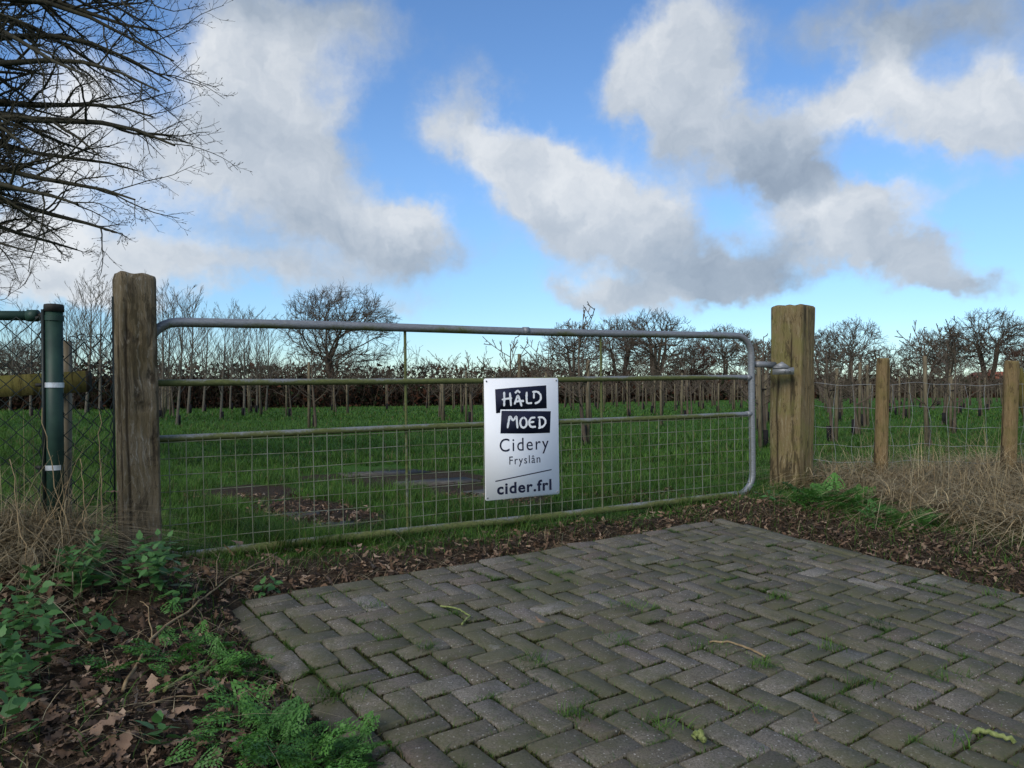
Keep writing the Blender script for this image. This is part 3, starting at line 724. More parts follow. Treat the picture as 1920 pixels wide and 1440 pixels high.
# right-hand stock fence
def fpost(pxt, pyt, pxb, Y, r, seed, label):
    b = at(pxb, 0, Y); b[2] = float(ground(b[0], b[1])) - 0.05; tpt = at(pxt, pyt, Y)
    o = timber('fence_post', b, tpt, 2 * r, 2 * r, 0.3 * seed, M_postF, seed, [(0.22 + .1 * (seed % 3), .55, 1.0, 1.2, .014, .004), (.8, .2, .9, .9, .006, .01)], [(.1, .7, .03, .02, .006)], 0.08, 70, 12, wane=r * 0.85, taper=0.94, rough=0.003)
    return tag(o, label, 'fence post', 'wire fence posts')
fpost(1656, 672, 1650, 6.1, 0.050, 21, 'weathered round fence post with a split top standing in dry grass')
fp2 = fpost(1897, 677, 1889, 6.1, 0.054, 22, 'round wooden fence post with a leaning brace behind it')
bb = np.array([*at(1975, 0, 6.25)[:2], 0.12]); mwi = fp2.matrix_basis.inverted()
P = np.array([at(1904, 692, 6.2), (at(1904, 692, 6.2) + bb) / 2, bb]); V, fs = tubes(P[None], np.full((1, 3), 0.048), 10, cap=True)
link('brace', meshdata('brace', np.array([mwi @ Vector(v) for v in V]), fs, M_plank, True, attrs={'crack': np.zeros(len(V))}), fp2)
net_path = np.array([[2.36, 6.2], [2.95, 6.14], [3.95, 6.14], [5.2, 6.2]])
net = empty('wire_fence', (2.36, 6.2, 0.2), 'slack galvanised stock netting strung between round fence posts', 'wire fence')
no = np.array([2.36, 6.2, 0.2]); cl = np.concatenate([[0], np.cumsum(np.linalg.norm(np.diff(net_path, axis=0), axis=1))])
def npt(l, z, k=0):
    x = np.interp(l, cl, net_path[:, 0]); y = np.interp(l, cl, net_path[:, 1])
    sag = -0.02 * math.sin(math.pi * ((l * 1.1) % 1)) + 0.006 * math.sin(l * 17 + z * 30 + k)
    return np.array([x, y + 0.01 * math.sin(l * 9 + z * 20), z + sag])
hz = [1.045, 0.86, 0.70, 0.555, 0.425, 0.31]
for z in hz:
    P = np.array([npt(l, z) for l in np.linspace(0, cl[-1], 90)]); V, fs = tubes(P[None] - no, np.full((1, 90), 0.0017), 4); link('wire', meshdata('wire', V, fs, M_galv_wire), net)
for k, l in enumerate(np.arange(0.08, cl[-1], 0.15)):
    zs_ = np.linspace(0.24, 1.045, 14); P = np.array([npt(l + 0.012 * math.sin(z * 12 + k * 2.1), z, k) for z in zs_]); P[:, 2] -= 0
    V, fs = tubes(P[None] - no, np.full((1, 14), 0.0014), 4); link('wire', meshdata('wire', V, fs, M_galv_wire), net)

# left chain link fence
FY = 3.42
fx = (101.5 - 960) / F_PX * FY
clf = empty('chain_link_fence', (fx, FY, 0.25), 'dark green chain link fence with round steel post and top rail', 'fence')
co_ = np.array([fx, FY, 0.25])
def cpart(name, V, fs, m, smooth=True, parent=None): return link(name, meshdata(name, np.asarray(V) - co_, fs, m, smooth), parent or clf)
ptop = at(101, 583, FY); pbot = at(104, 1010, FY)
V, fs = tubes(np.array([pbot, ptop])[None], np.full((1, 2), 0.036), 20, cap=True); fpst = cpart('post', V, fs, M_green_paint)
cp = at(101, 572, FY)
V, fs = tubes(np.array([ptop + [0, 0, -.004], ptop + [0, 0, .020], cp + [0, 0, 0.002], cp + [0, 0, .004]])[None], np.array([[.0405, .0405, .039, .03]]), 20, cap=True); cpart('cap', V, fs, M_rubber, True)
for py in (597, 722, 876):
    c = at(101.5, py, FY); V, fs = tubes(np.array([c + [0, 0, -.011], c + [0, 0, .011]])[None], np.full((1, 2), 0.0395), 20); b_ = cpart('clamp_band', V, fs, M_band if py > 600 else M_green_paint)
    V, fs = tubes(np.array([c + [-.035, -.02, 0], c + [-.068, -.02, 0]])[None], np.full((1, 2), 0.008), 8, cap=True); cpart('clamp_bolt', V, fs, M_rubber, True, b_)
tb = at(80, 580, FY - 0.03); V, fs = tubes(np.array([tb, at(84, 990, FY - 0.03)])[None], np.full((1, 2), 0.0075), 8, cap=True); cpart('tension_bar', V, fs, M_wirecoat)
V, fs = tubes(np.array([at(-160, 591, FY), at(56, 592, FY)])[None], np.full((1, 2), 0.0215), 14, cap=True); rl = cpart('top_rail', V, fs, M_green_paint)
V, fs = tubes(np.array([at(53, 592, FY), at(71, 592, FY)])[None], np.full((1, 2), 0.0265), 14, cap=True); cpart('sleeve', V, fs, M_green_paint, True, rl)
V, fs = tubes(np.array([at(71, 592, FY), at(88, 590, FY)])[None], np.full((1, 2), 0.010), 8, cap=True); cpart('rail_pin', V, fs, M_rubber, True, rl)
crng = np.random.default_rng(8)
def chain(p0, p1, z0, z1f, pitch, hp, m):
    L = np.linalg.norm(p1 - p0); nW = int(L / (pitch / 2)) + 1
    for k in range(nW):
        l = (k + 0.5) * pitch / 2
        z1 = z1f(l / L); nz_ = int((z1 - z0) / hp); pts = []
        for i in range(nz_ + 1):
            f = ((-1) ** (i + k)) * pitch / 4 * 1.04
            q = np.clip((l + f) / L, 0, 1); b = p0 + (p1 - p0) * q
            pts.append([b[0] + crng.normal(0, .0012), b[1] + (0.0025 if i % 2 else -0.0025), z1 - i * hp + crng.normal(0, .0012)])
        V, fs = tubes(np.array(pts)[None], np.full((1, len(pts)), 0.0030), 5); cpart('chain_wire', V, fs, m)
chain(np.array([at(-150, 0, FY)[0], FY - .03]), np.array([tb[0], FY - 0.03]), 0.30, lambda q: 1.315, 0.100, 0.0425, M_wirecoat)
p1_ = at(214, 0, 3.66)
chain(np.array([fx + 0.02, FY - 0.03]), np.array([p1_[0], 3.66]), 0.30, lambda q: 1.235 - 0.05 * math.sin(math.pi * q) + 0.05 * q, 0.092, 0.0425, M_wirecoat)
V, fs = tubes(np.array([at(211, 556, 3.655), at(216, 1000, 3.655)])[None], np.full((1, 2), 0.005), 6, cap=True); cpart('tension_bar', V, fs, M_wirecoat)
# loose wire ends curling above the slack panel
for k in range(4):
    c = at(135 + 17 * k, 632 - (4 if k % 2 else 0), 3.5 + 0.03 * k); th = np.linspace(0.3 * k, 5.2, 14)
    P = np.stack([c[0] + 0.022 * np.cos(th) + 0.010 * th / 5, np.full(14, c[1]), c[2] + 0.014 * np.sin(th) - 0.01], -1); V, fs = tubes(P[None], np.full((1, 14), 0.0022), 5); cpart('loose_wire', V, fs, M_wirecoat)
# timber rail behind it
rp0 = at(-140, 733, 3.85); rp1 = at(166, 715, 3.85)
wr = empty('timber_rail', (at(123, 0, 3.9)[0], 3.9, 0.15), 'yellow-green algae covered timber rail on a slim post behind the chain link', 'rail')
wo_ = np.array(wr.location); ax = (rp1 - rp0) / np.linalg.norm(rp1 - rp0); upv = np.array([0, 0, 1.0]) - ax * ax[2]; upv /= np.linalg.norm(upv)
R_ = np.stack([ax, np.cross(upv, ax), upv], 1)
V, fs = boxv((rp0 + rp1) / 2, (np.linalg.norm(rp1 - rp0), 0.05, 0.105), R_)
b_o = link('rail', meshdata('rail', V - wo_, fs, M_plank, attrs={'crack': np.zeros(len(V))}), wr)
V, fs = boxv(rp1 + ax * 0.002, (0.006, 0.048, 0.102), R_); link('rail_end', meshdata('rail_end', V - wo_, fs, M_endgrain), wr)
V, fs = boxv(np.array([at(121, 0, 3.92)[0], 3.92, 0.68]), (0.05, 0.05, 1.12)); link('post', meshdata('post', V - wo_, fs, M_stake), wr)

# ------------------------------------------------------------------ trees
def unit(v): return v / (np.linalg.norm(v, axis=-1, keepdims=True) + 1e-9)
def sprout(rng, P, R, Ls, k, t0, t1, ang, lf, n, curl, up, rf=0.55, ell=None, rmin=0.002, out_w=0.0, lpow=0.5, plane_=None):
    """k children on each parent chain -> child chains (C*k, n, 3)"""
    C, m, _ = P.shape
    t = (t0 + (t1 - t0) * ((np.arange(k)[None, :] + rng.random((C, k))) / k)) * (m - 1)
    i = np.clip(t.astype(int), 0, m - 2); f = (t - i)[..., None]
    ci = np.arange(C)[:, None]
    p = P[ci, i] * (1 - f) + P[ci, i + 1] * f
    tg = unit(P[ci, i + 1] - P[ci, i]); r = R[ci, i] * (1 - f[..., 0]) + R[ci, i + 1] * f[..., 0]
    rv = unit(rng.normal(size=p.shape)); a = unit(np.cross(tg, rv))
    if plane_ is not None: a[..., 2] *= plane_; a = unit(a)
    th = np.radians(ang + rng.normal(0, 9, (C, k)))[..., None]
    d = unit(np.cos(th) * tg + np.sin(th) * a + np.array([0, 0, up * 0.8]))
    L = Ls[:, None] * lf * (1 - lpow * t / (m - 1)) * rng.uniform(0.6, 1.25, (C, k))
    if ell is not None:
        c, rad = ell
        if out_w: d = unit(d + out_w * unit((p - c) / rad))
        q = (p - c) / rad; v = d / rad
        A = (v * v).sum(-1); B = (q * v).sum(-1); Cc = (q * q).sum(-1) - 1
        disc = np.maximum(B * B - A * Cc, 0); far = (-B + np.sqrt(disc)) / A
        L = np.minimum(L, np.maximum(far, 0.04 * rad.max()) * rng.uniform(0.85, 1.03, L.shape))
    C2 = C * k; p = p.reshape(C2, 3); d = d.reshape(C2, 3); L = L.reshape(C2); r = np.maximum(r.reshape(C2) * rf * rng.uniform(.8, 1.1, C2), rmin)
    out = np.empty((C2, n, 3)); out[:, 0] = p; st_ = (L / (n - 1))[:, None]
    for j in range(1, n):
        d = unit(d + rng.normal(0, curl, d.shape) + np.array([0, 0, up])); out[:, j] = out[:, j - 1] + d * st_
    RR = np.maximum(r[:, None] * np.linspace(1, 0.35, n)[None], rmin * 0.8)
    return out, RR, L
def chains_mesh(sets, sides):
    parts = [tubes(P, R, s) for (P, R), s in zip(sets, sides)]; return merge(parts)
def grow_to(rng, nodes, par, pts, bf):
    """attach each point to the existing node of least (distance + bf * path length); returns nodes, parents"""
    N0, N = len(nodes), len(pts); X = np.empty((N0 + N, 3)); X[:N0] = nodes; pa = np.empty(N0 + N, int); pa[:N0] = par; pl = np.zeros(N0 + N)
    for i in range(N0):
        if par[i] >= 0: pl[i] = pl[par[i]] + 0.12 * np.linalg.norm(nodes[i] - nodes[par[i]])
    top = nodes[par.argmax() if False else N0 - 1]
    order = np.argsort(np.linalg.norm(pts - np.array([0, 0, top[2] * 0.9]), axis=1)); n = N0
    for q in order:
        d = np.linalg.norm(X[:n] - pts[q], axis=1); c = d + bf * pl[:n]; b = int(c.argmin())
        X[n] = pts[q]; pa[n] = b; pl[n] = pl[b] + d[b]; n += 1
    return X, pa
def bare_tree(seed, H, th, rx, rz, cz, tr, npts=420, rm=0.006, bf=0.45, mult=1, lean=0.02, twigs=(4, 3), tl=0.13, up=0.05):
    """leafless broad-crowned tree, base at the origin -> (trunk, crown) geometry"""
    rng = np.random.default_rng(seed); nodes, par = [], []
    for m_ in range(mult):
        a = rng.random() * 6.28; sp = 0.0 if mult == 1 else 0.10; z = np.linspace(0, 1, 7)
        base = len(nodes)
        for k, q in enumerate(z):
            nodes.append([math.cos(a) * (0.012 + sp * q ** 1.4) * H * (mult > 1) + lean * H * math.sin(q * 2.5 + seed + m_) * q, math.sin(a) * (0.012 + sp * q ** 1.4) * H * (mult > 1) + lean * H * math.sin(q * 3 + 2 * seed) * q, q * th * rng.uniform(.93, 1.05)])
            par.append(base + k - 1 if k else -1)
    nodes = np.array(nodes); par = np.array(par)
    pts = rng.normal(size=(npts * 3, 3)); pts = unit(pts) * (rng.random((npts * 3, 1)) ** 0.36)
    lump = np.array([mnoise.noise((p[0] * 2.3 + seed, p[1] * 2.3, p[2] * 2.3)) for p in pts]); pts = pts[lump > -0.16]
    pts = pts * np.array([rx, rx, rz]) * 0.93 + np.array([0, 0, cz]); pts = pts[:npts]
    X, pa = grow_to(rng, nodes, par, pts, bf); n = len(X)
    tips = np.zeros(n); 
    has = np.zeros(n, bool); has[pa[pa >= 0]] = True; tips[~has] = 1.0; tips += 0.15
    for i in range(n - 1, -1, -1):
        if pa[i] >= 0: tips[pa[i]] += tips[i]
    R = np.maximum(tr * 0.85 * (tips / tips[:7].max()) ** 0.55, rm)
    ch = np.nonzero(pa >= 0)[0]; tk = ch[ch < len(nodes)]; cr = ch[ch >= len(nodes)]
    big = cr[R[cr] > rm * 3.2]; sml = cr[R[cr] <= rm * 3.2]
    def segs(ix, n_=3):
        A, B = X[pa[ix]], X[ix]; q = np.linspace(0, 1, n_)[None, :, None]; P = A[:, None] * (1 - q) + B[:, None] * q
        L = np.linalg.norm(B - A, axis=1); j_ = rng.normal(0, 0.032, P.shape) * L[:, None, None]; j_[:, 0] = 0; j_[:, -1] = 0; P = P + j_
        P[:, 1:-1, 2] -= 0.02 * L[:, None]
        r0 = np.minimum(R[pa[ix]], R[ix] * 1.35)[:, None]; return P, r0 * (1 - q[0, :, 0]) + R[ix][:, None] * q[0, :, 0]
    tP, tR = segs(tk, 2); fl = np.exp(-np.maximum(tP[..., 2], 0) / (0.05 * H)); tR = tR * (1 + 0.5 * fl)
    trunk = chains_mesh([(tP, tR)] + ([segs(big)] if len(big) else []), [8, 5])
    P1, R1 = segs(sml); L1 = np.full(len(P1), tl * rx)
    allP = P1; P2, R2, L2 = sprout(rng, allP, R1, L1, twigs[0], 0.2, 1.0, 30, 1.05, 3, 0.10, up, 0.8, None, rm * .8, 0, 0.2)
    P3, R3, L3 = sprout(rng, P2, R2, L2, twigs[1], 0.15, 1.0, 30, 0.72, 2, 0.10, up, 0.8, None, rm * .65)
    return trunk, chains_mesh([(P1, R1), (P2, R2), (P3, R3)], [3, 3, 3])
def upright_tree(seed, H, tr=0.03, k=16, rm=0.0046):
    rng = np.random.default_rng(seed); z = np.linspace(0, 1, 10)
    tP = np.stack([.02 * H * np.sin(z * 3 + seed), .02 * H * np.sin(z * 2.3 + 2 * seed), z * H], -1)[None]; tR = (tr * (1.1 - 1.0 * z))[None]
    P1, R1, L1 = sprout(rng, tP, tR, np.array([H]), k, 0.22, 0.97, 40, 0.50, 8, 0.04, 0.075, 0.42, None, rm, 0, 0.62)
    P2, R2, L2 = sprout(rng, P1, R1, L1, 5, 0.15, 0.95, 24, 0.55, 5, 0.05, 0.06, 0.6, None, rm * .85)
    P3, R3, L3 = sprout(rng, P2, R2, L2, 3, 0.15, 1.0, 24, 0.5, 3, 0.06, 0.05, 0.6, None, rm * .7)
    return chains_mesh([(tP, tR)], [8]), chains_mesh([(P1, R1), (P2, R2), (P3, R3)], [4, 3, 3])
def fruit_tree(seed, H, tr=0.022, k=9, rm=0.0035, low=0.3):
    rng = np.random.default_rng(seed); z = np.linspace(0, 1, 8)
    tP = np.stack([.03 * H * np.sin(z * 3 + seed), .03 * H * np.sin(z * 2.3 + 2 * seed), z * H], -1)[None]; tR = (tr * (1.15 - 0.95 * z))[None]
    P1, R1, L1 = sprout(rng, tP, tR, np.array([H]), k, low, 0.95, 60, 0.60, 8, 0.06, 0.06, 0.5, None, rm, 0, 0.45)
    P2, R2, L2 = sprout(rng, P1, R1, L1, 4, 0.2, 1.0, 45, 0.42, 5, 0.12, 0.09, 0.6, None, rm)
    P3, R3, L3 = sprout(rng, P2, R2, L2, 2, 0.2, 1.0, 45, 0.4, 3, 0.12, 0.06, 0.6, None, rm * .8)
    return chains_mesh([(tP, tR)], [8]), chains_mesh([(P1, R1), (P2, R2), (P3, R3)], [5, 4, 3])
def place_tree(name, geo, loc, rz, mt, mc, label, cat='tree', group=None, sc=1.0):
    e = empty(name, loc, label, cat, group, rz); e.scale = (sc,) * 3
    link('trunk', geo[0] if not isinstance(geo[0], tuple) else meshdata('trunk', *geo[0], mt, True), e)
    link('crown', geo[1] if not isinstance(geo[1], tuple) else meshdata('crown', *geo[1], mc, False), e)
    return e
def gz(x, y): return float(ground(x, y))
# --- distant broad trees: (px, crown top row, crown half width px, crown bottom row, depth, seed, ...)
def far_tree(px, top, hw, bot, Y, seed, label, mat=M_bark_far, mult=1, tf=0.45, npts=640, trw=0.021, up=0.08, name='bare_tree'):
    x = (px - 960) / F_PX * Y; z0 = gz(x, Y) - 0.05
    H = CAM_Z + (HORIZ - top) / F_PX * Y - z0; rx = hw / F_PX * Y; zb = CAM_Z + (HORIZ - bot) / F_PX * Y - z0
    rz_ = (H - zb) / 2; cz = (H + zb) / 2
    g = bare_tree(seed, H, zb + (H - zb) * tf, rx, rz_, cz, H * trw, npts, rm=0.00023 * Y, mult=mult, tl=0.16 if npts > 300 else .24, up=up, bf=0.55, twigs=(3, 2))
    return place_tree(name, g, (x, Y, z0), seed * 0.7, mat, mat, label)
far_tree(634, 530, 122, 712, 55, 31, 'broad leafless oak standing alone behind the young plantation', mult=2, tf=0.25, trw=0.028, up=.03, npts=950)
far_tree(1078, 598, 68, 712, 70, 32, 'leafless tree with ragged rounded crown right of the sign board', mult=2)
far_tree(1165, 590, 70, 712, 78, 33, 'dense many-stemmed leafless tree with an upswept grey crown', mult=3)
far_tree(1228, 580, 88, 712, 74, 34, 'tallest many-stemmed leafless tree behind the far end of the gate', mult=4, up=.13)
far_tree(1362, 610, 66, 700, 85, 35, 'leafless spreading tree with flat crown beside the oak latch post', mult=2, tf=.3)
far_tree(1298, 640, 50, 715, 80, 36, 'low tree holding red-brown dead leaves next to the tall grey trees', mat=M_bark_brown, mult=2)
far_tree(1542, 612, 40, 715, 95, 37, 'narrow leafless tree half hidden behind the broad tan gate post', mult=2)
far_tree(1595, 594, 68, 712, 100, 38, 'round-crowned leafless tree above the split-topped fence post', mult=2, tf=.4)
far_tree(1738, 618, 52, 712, 105, 39, 'smaller leafless tree leaning against the great fan-shaped tree', mult=2)
far_tree(1775, 610, 42, 712, 112, 40, 'thin grey leafless tree crowded in front of the fan-shaped tree', mult=2)
far_tree(1850, 578, 78, 700, 108, 41, 'great fan-shaped leafless tree beside the red-roofed house', mult=2, tf=0.4, trw=.032, up=.08, npts=900)
far_tree(1925, 640, 45, 715, 100, 42, 'reddish-brown tree edging the great fan-shaped tree', mat=M_bark_brown)
far_tree(1665, 650, 50, 720, 110, 43, 'low brushy leafless tree in the gap between the two tree groups', mult=3, npts=150)
far_tree(800, 672, 34, 725, 58, 44, 'small round leafless bush tree above the gate rail left of the sign', mult=3, npts=150)
far_tree(1000, 665, 48, 722, 66, 45, 'low leafless tree just behind the top of the sign board', mult=3, npts=150)
far_tree(935, 690, 40, 725, 64, 46, 'low grey thorn bush behind the sign board', mult=3, npts=150)
far_tree(1430, 632, 42, 715, 92, 47, 'thin leafless tree between gate upright and tan post', mult=2)
far_tree(520, 678, 50, 722, 52, 48, 'low leafless tree left of the lone oak', mult=3, npts=150)
far_tree(700, 690, 55, 722, 54, 49, 'low spreading thorn at the foot of the lone oak', mult=3, npts=150)
far_tree(40, 640, 90, 715, 48, 50, 'hazy leafless tree seen through the chain link', mult=3)
# the tree whose crown hangs in from the left, farther one
g = bare_tree(61, 9, 4.2, 4.3, 3.6, 5.6, 0.22, 700, rm=0.0045, up=0.0)
place_tree('bare_tree', g, (-15.2, 18, gz(-15.2, 18)), 1.0, M_bark_far, M_bark_far, 'dark leafless tree hanging into view below the near oak boughs')
# near oak, trunk out of the picture on the left
rng = np.random.default_rng(77)
TB = np.array([-7.6, 7.6, gz(-7.6, 7.6)])
zz = np.linspace(0, 1, 12); tP = np.stack([0.15 * np.sin(zz * 3), 0.1 * np.sin(zz * 2), zz * 9.5], -1)[None] + TB; tR = (0.34 - 0.24 * zz)[None]
def limb(zs, tip, sag, r0, n=12):
    a = TB + [0.05, 0, zs]; q = np.linspace(0, 1, n)[:, None]; p = a * (1 - q) + tip * q
    p[:, 2] += sag * np.sin(math.pi * q[:, 0]) + 0.05 * np.sin(q[:, 0] * 11 + zs * 3); p[:, 1] += 0.16 * np.sin(q[:, 0] * 6 + zs * 5); p[:, 0] += 0.05 * np.sin(q[:, 0] * 9 + zs * 2)
    return p, r0 * np.linspace(1, 0.12, n)
tips = [(345, 5, 6.6, 4.6, .3), (300, 45, 7.2, 4.4, .4), (325, 95, 6.9, 4.0, .55), (330, 150, 7.3, 3.8, .5), (318, 185, 6.7, 3.6, .5), (300, 235, 7.6, 3.4, .4),
        (345, 288, 7.0, 3.5, .35), (255, 330, 7.3, 3.2, .35), (250, 385, 6.8, 3.2, .3), (200, 440, 7.4, 3.0, .3), (130, 390, 6.4, 3.1, .3), (120, 470, 7.8, 2.9, .25),
        (90, 300, 6.2, 3.6, .4), (160, 120, 6.0, 4.3, .4), (190, 40, 8.4, 4.8, .4), (60, 180, 8.6, 4.0, .4), (230, 130, 8.2, 4.2, .5), (60, 60, 6.6, 5.0, .3),
        (330, -60, 7.0, 5.0, .4), (250, -150, 7.5, 5.6, .4), (150, -250, 6.5, 6.2, .3), (40, 400, 7.2, 3.0, .3), (150, 270, 7.9, 3.5, .4), (70, 330, 7.4, 3.2, .3), (20, 470, 6.9, 2.8, .25), (80, 240, 7.0, 3.3, .3)]
LP, LR = [], []
for (a, b, Y, zs, sg) in tips:
    p, r = limb(zs, at(a, b, Y), sg, 0.055 + 0.03 * rng.random()); LP.append(p); LR.append(r)
for k in range(9):   # the rest of the crown, away from the view
    an = 1.9 + k * 0.42; tip = TB + np.array([math.cos(an) * 3.6, math.sin(an) * 3.6, 5 + 0.7 * (k % 5)]); p, r = limb(3.5 + 0.4 * k, tip, 0.3, 0.08); LP.append(p); LR.append(r)
LP = np.array(LP); LR = np.array(LR); LL = np.linalg.norm(LP[:, -1] - LP[:, 0], axis=1)
P2, R2, L2 = sprout(rng, LP, LR, LL, 15, 0.25, 1.0, 38, 0.26, 8, 0.13, 0.015, 0.6, None, 0.0030, 0, 0.45)
P3, R3, L3 = sprout(rng, P2, R2, L2, 8, 0.15, 1.0, 42, 0.46, 6, 0.17, 0.02, 0.65, None, 0.0022)
P4, R4, L4 = sprout(rng, P3, R3, L3, 4, 0.15, 1.0, 42, 0.42, 4, 0.18, 0.06, 0.7, None, 0.0017)
buds = P4[:, -1]; buds = buds[::2]; P4b = P4[::2]; bP = np.stack([buds, buds + unit(P4b[:, -1] - P4b[:, -2]) * 0.008, buds + unit(P4b[:, -1] - P4b[:, -2]) * 0.02], 1)
oak = empty('bare_oak', TB, 'near leafless oak whose dark mossy boughs hang over the chain link fence', 'tree')
def rel(V): return V - TB
V, fs = chains_mesh([(tP, tR), (LP, LR)], [12, 7]); link('trunk', meshdata('trunk', rel(V), fs, M_bark_near, True), oak)
V, fs = chains_mesh([(P2, R2), (P3, R3), (P4, R4), (bP, np.tile([.002, .0042, .0012], (len(bP), 1)))], [4, 3, 3, 3]); link('crown', meshdata('crown', rel(V), fs, M_bark_near), oak)

# --- young upright plantation trees on the left
ups = [upright_tree(100 + i, 3.6, 0.042 + 0.006 * (i % 2), 24 + 2 * i, 0.0055) for i in range(5)]
ups = [(meshdata('trunk', *a, M_bark_pale, True), meshdata('crown', *b, M_bark_pale)) for a, b in ups]
for i, (px, pb, pt) in enumerate([(336, 797, 556), (306, 782, 552), (417, 787, 590), (357, 775, 566), (455, 780, 586), (165, 776, 536), (190, 770, 548), (120, 772, 575), (385, 772, 600),
                                  (480, 774, 596), (500, 770, 612), (60, 782, 590), (140, 768, 590), (270, 772, 575), (230, 770, 560), (20, 770, 600), (320, 768, 585), (435, 768, 610)]):
    p = hit(px, pb); H = (pb - pt) / F_PX * p[1]
    e = place_tree('young_tree', ups[i % 5], (p[0], p[1], p[2] - .02), i * 1.3, M_bark_pale, M_bark_pale, 'slender young leafless tree with upswept pale twigs in the plantation behind the oak post', 'tree', 'young plantation trees', H / 3.6)
    gme_ = bpy.data.meshes.get('guard_up') or meshdata('guard_up', *tubes(np.array([[[0, 0, 0], [0, 0, .30]]]), np.full((1, 2), .045), 8, cap=True), M_guard)
    link('trunk_guard', gme_, e)

# --- orchard trees on stakes
def stake_geo(h, r=0.036):
    V, fs = tubes(np.array([[[0, 0, -.05], [0, 0, h - .02], [0, 0, h]]]), np.array([[r, r * .97, r * .8]]), 9, cap=True); return V, fs
protos = []
for i in range(7):
    tr_, cr_ = fruit_tree(200 + i, 1.75 + 0.12 * (i % 3), 0.034, 11 + i % 3, 0.0085)
    protos.append((meshdata('trunk', *tr_, M_bark_far, True), meshdata('crown', *cr_, M_bark_far)))
stakes_m = [meshdata('stake', *stake_geo(1.35 + 0.07 * i), M_stake, True) for i in range(4)]
guard_m = meshdata('trunk_guard', *tubes(np.array([[[0, 0, 0], [0.01, 0, .34]]]), np.array([[.042, .046]]), 9, cap=True), M_guard)
tie_m = meshdata('tie', *tubes(np.array([[[0, 0, 0], [0.12, 0, 0.0]]]), np.full((1, 2), .012), 6, cap=True), M_guard)
def orchard(x, y, i, rz, label=None, group='orchard rows', sc=1.0, lean=0.0, side=1):
    label = label or ('staked leafless fruit tree with a black trunk guard in the orchard rows' if i % 9 else 'staked leafless fruit tree without a trunk guard in the orchard rows')
    e = empty('fruit_tree', (x, y, gz(x, y)), label, 'fruit tree', group, rz); e.scale = (sc,) * 3
    pr = protos[i % 7]; link('trunk', pr[0], e, (0.0, 0, 0)); link('crown', pr[1], e, (0, 0, 0))
    s = link('stake', stakes_m[(i * 5) % 4], e, (0.12 * side, 0, 0), (lean, lean * .5, 0))
    if i % 9: link('trunk_guard', guard_m, e, (0, 0, -0.02))
    if y < 22: link('tie', tie_m, e, (0 if side > 0 else -.12, 0, 1.0))
    return e
near = [(589, 803, 'largest staked fruit tree in front of the lone oak, branches spreading wide', 1.05), (1094, 836, 'nearest staked fruit tree just right of the sign board', 1.05),
        (826, 782, 'staked fruit tree with dark guard halfway between brace rod and sign board', .92), (881, 793, 'staked fruit tree just left of the sign board', 1.0),
        (962, 815, 'fruit tree whose stake and twigs rise directly behind the sign board', 1.08), (1240, 798, 'staked fruit tree behind the second brace rod with dark guard', .95),
        (1293, 780, 'pale staked fruit tree before the far end of the gate', 0.95), (1600, 815, 'fruit tree behind the netting left of the split-topped post', 1.0),
        (1740, 842, 'fruit tree on a stout stake behind the netting between the two fence posts', .92), (1790, 812, 'leaning staked fruit tree behind the netting by the braced post', .9),
        (1555, 830, 'fruit tree whose twigs show past the edge of the broad tan post', .92), (1436, 842, 'fruit tree showing between the gate upright and the tan post', .92)]
taken = []
for i, (px, pb, lab, sc) in enumerate(near):
    p = hit(px, pb); taken.append(p[:2]); orchard(p[0], p[1], i + 3, i * 0.9, lab, 'orchard rows', sc, 0.02 * math.sin(i * 3), 1 if i % 2 else -1)
orng = np.random.default_rng(15); cnt = 0
ra = math.radians(62)
for a in np.arange(-60, 60, 3.1):
    for b in np.arange(8, 110, 3.6):
        x = math.cos(ra) * a + math.sin(ra) * (b - 45) * 1.0; y = 45 - math.sin(ra) * a + math.cos(ra) * (b - 45)
        x += orng.normal(0, .25); y += orng.normal(0, .25)
        far_lim = 38 + 40 * sm(np.array((x / max(y, 1)) * 1440 + 960), 500, 1500)
        if y < 17 or y > far_lim: continue
        px = 960 + F_PX * x / y
        if px < 225 or px > 1950: continue
        if px < 560 and y < 24: continue
        if 590 < px < 720 and y < 30: continue
        if 620 < px < 840 and y < 24: continue
        if any(np.hypot(x - q[0], y - q[1]) < 1.6 for q in taken): continue
        if cnt >= 230: continue
        cnt += 1; orchard(x, y, cnt, orng.random() * 6.28, lean=orng.normal(0, .03), sc=orng.uniform(.88, 1.08), side=1 if orng.random() < .5 else -1)

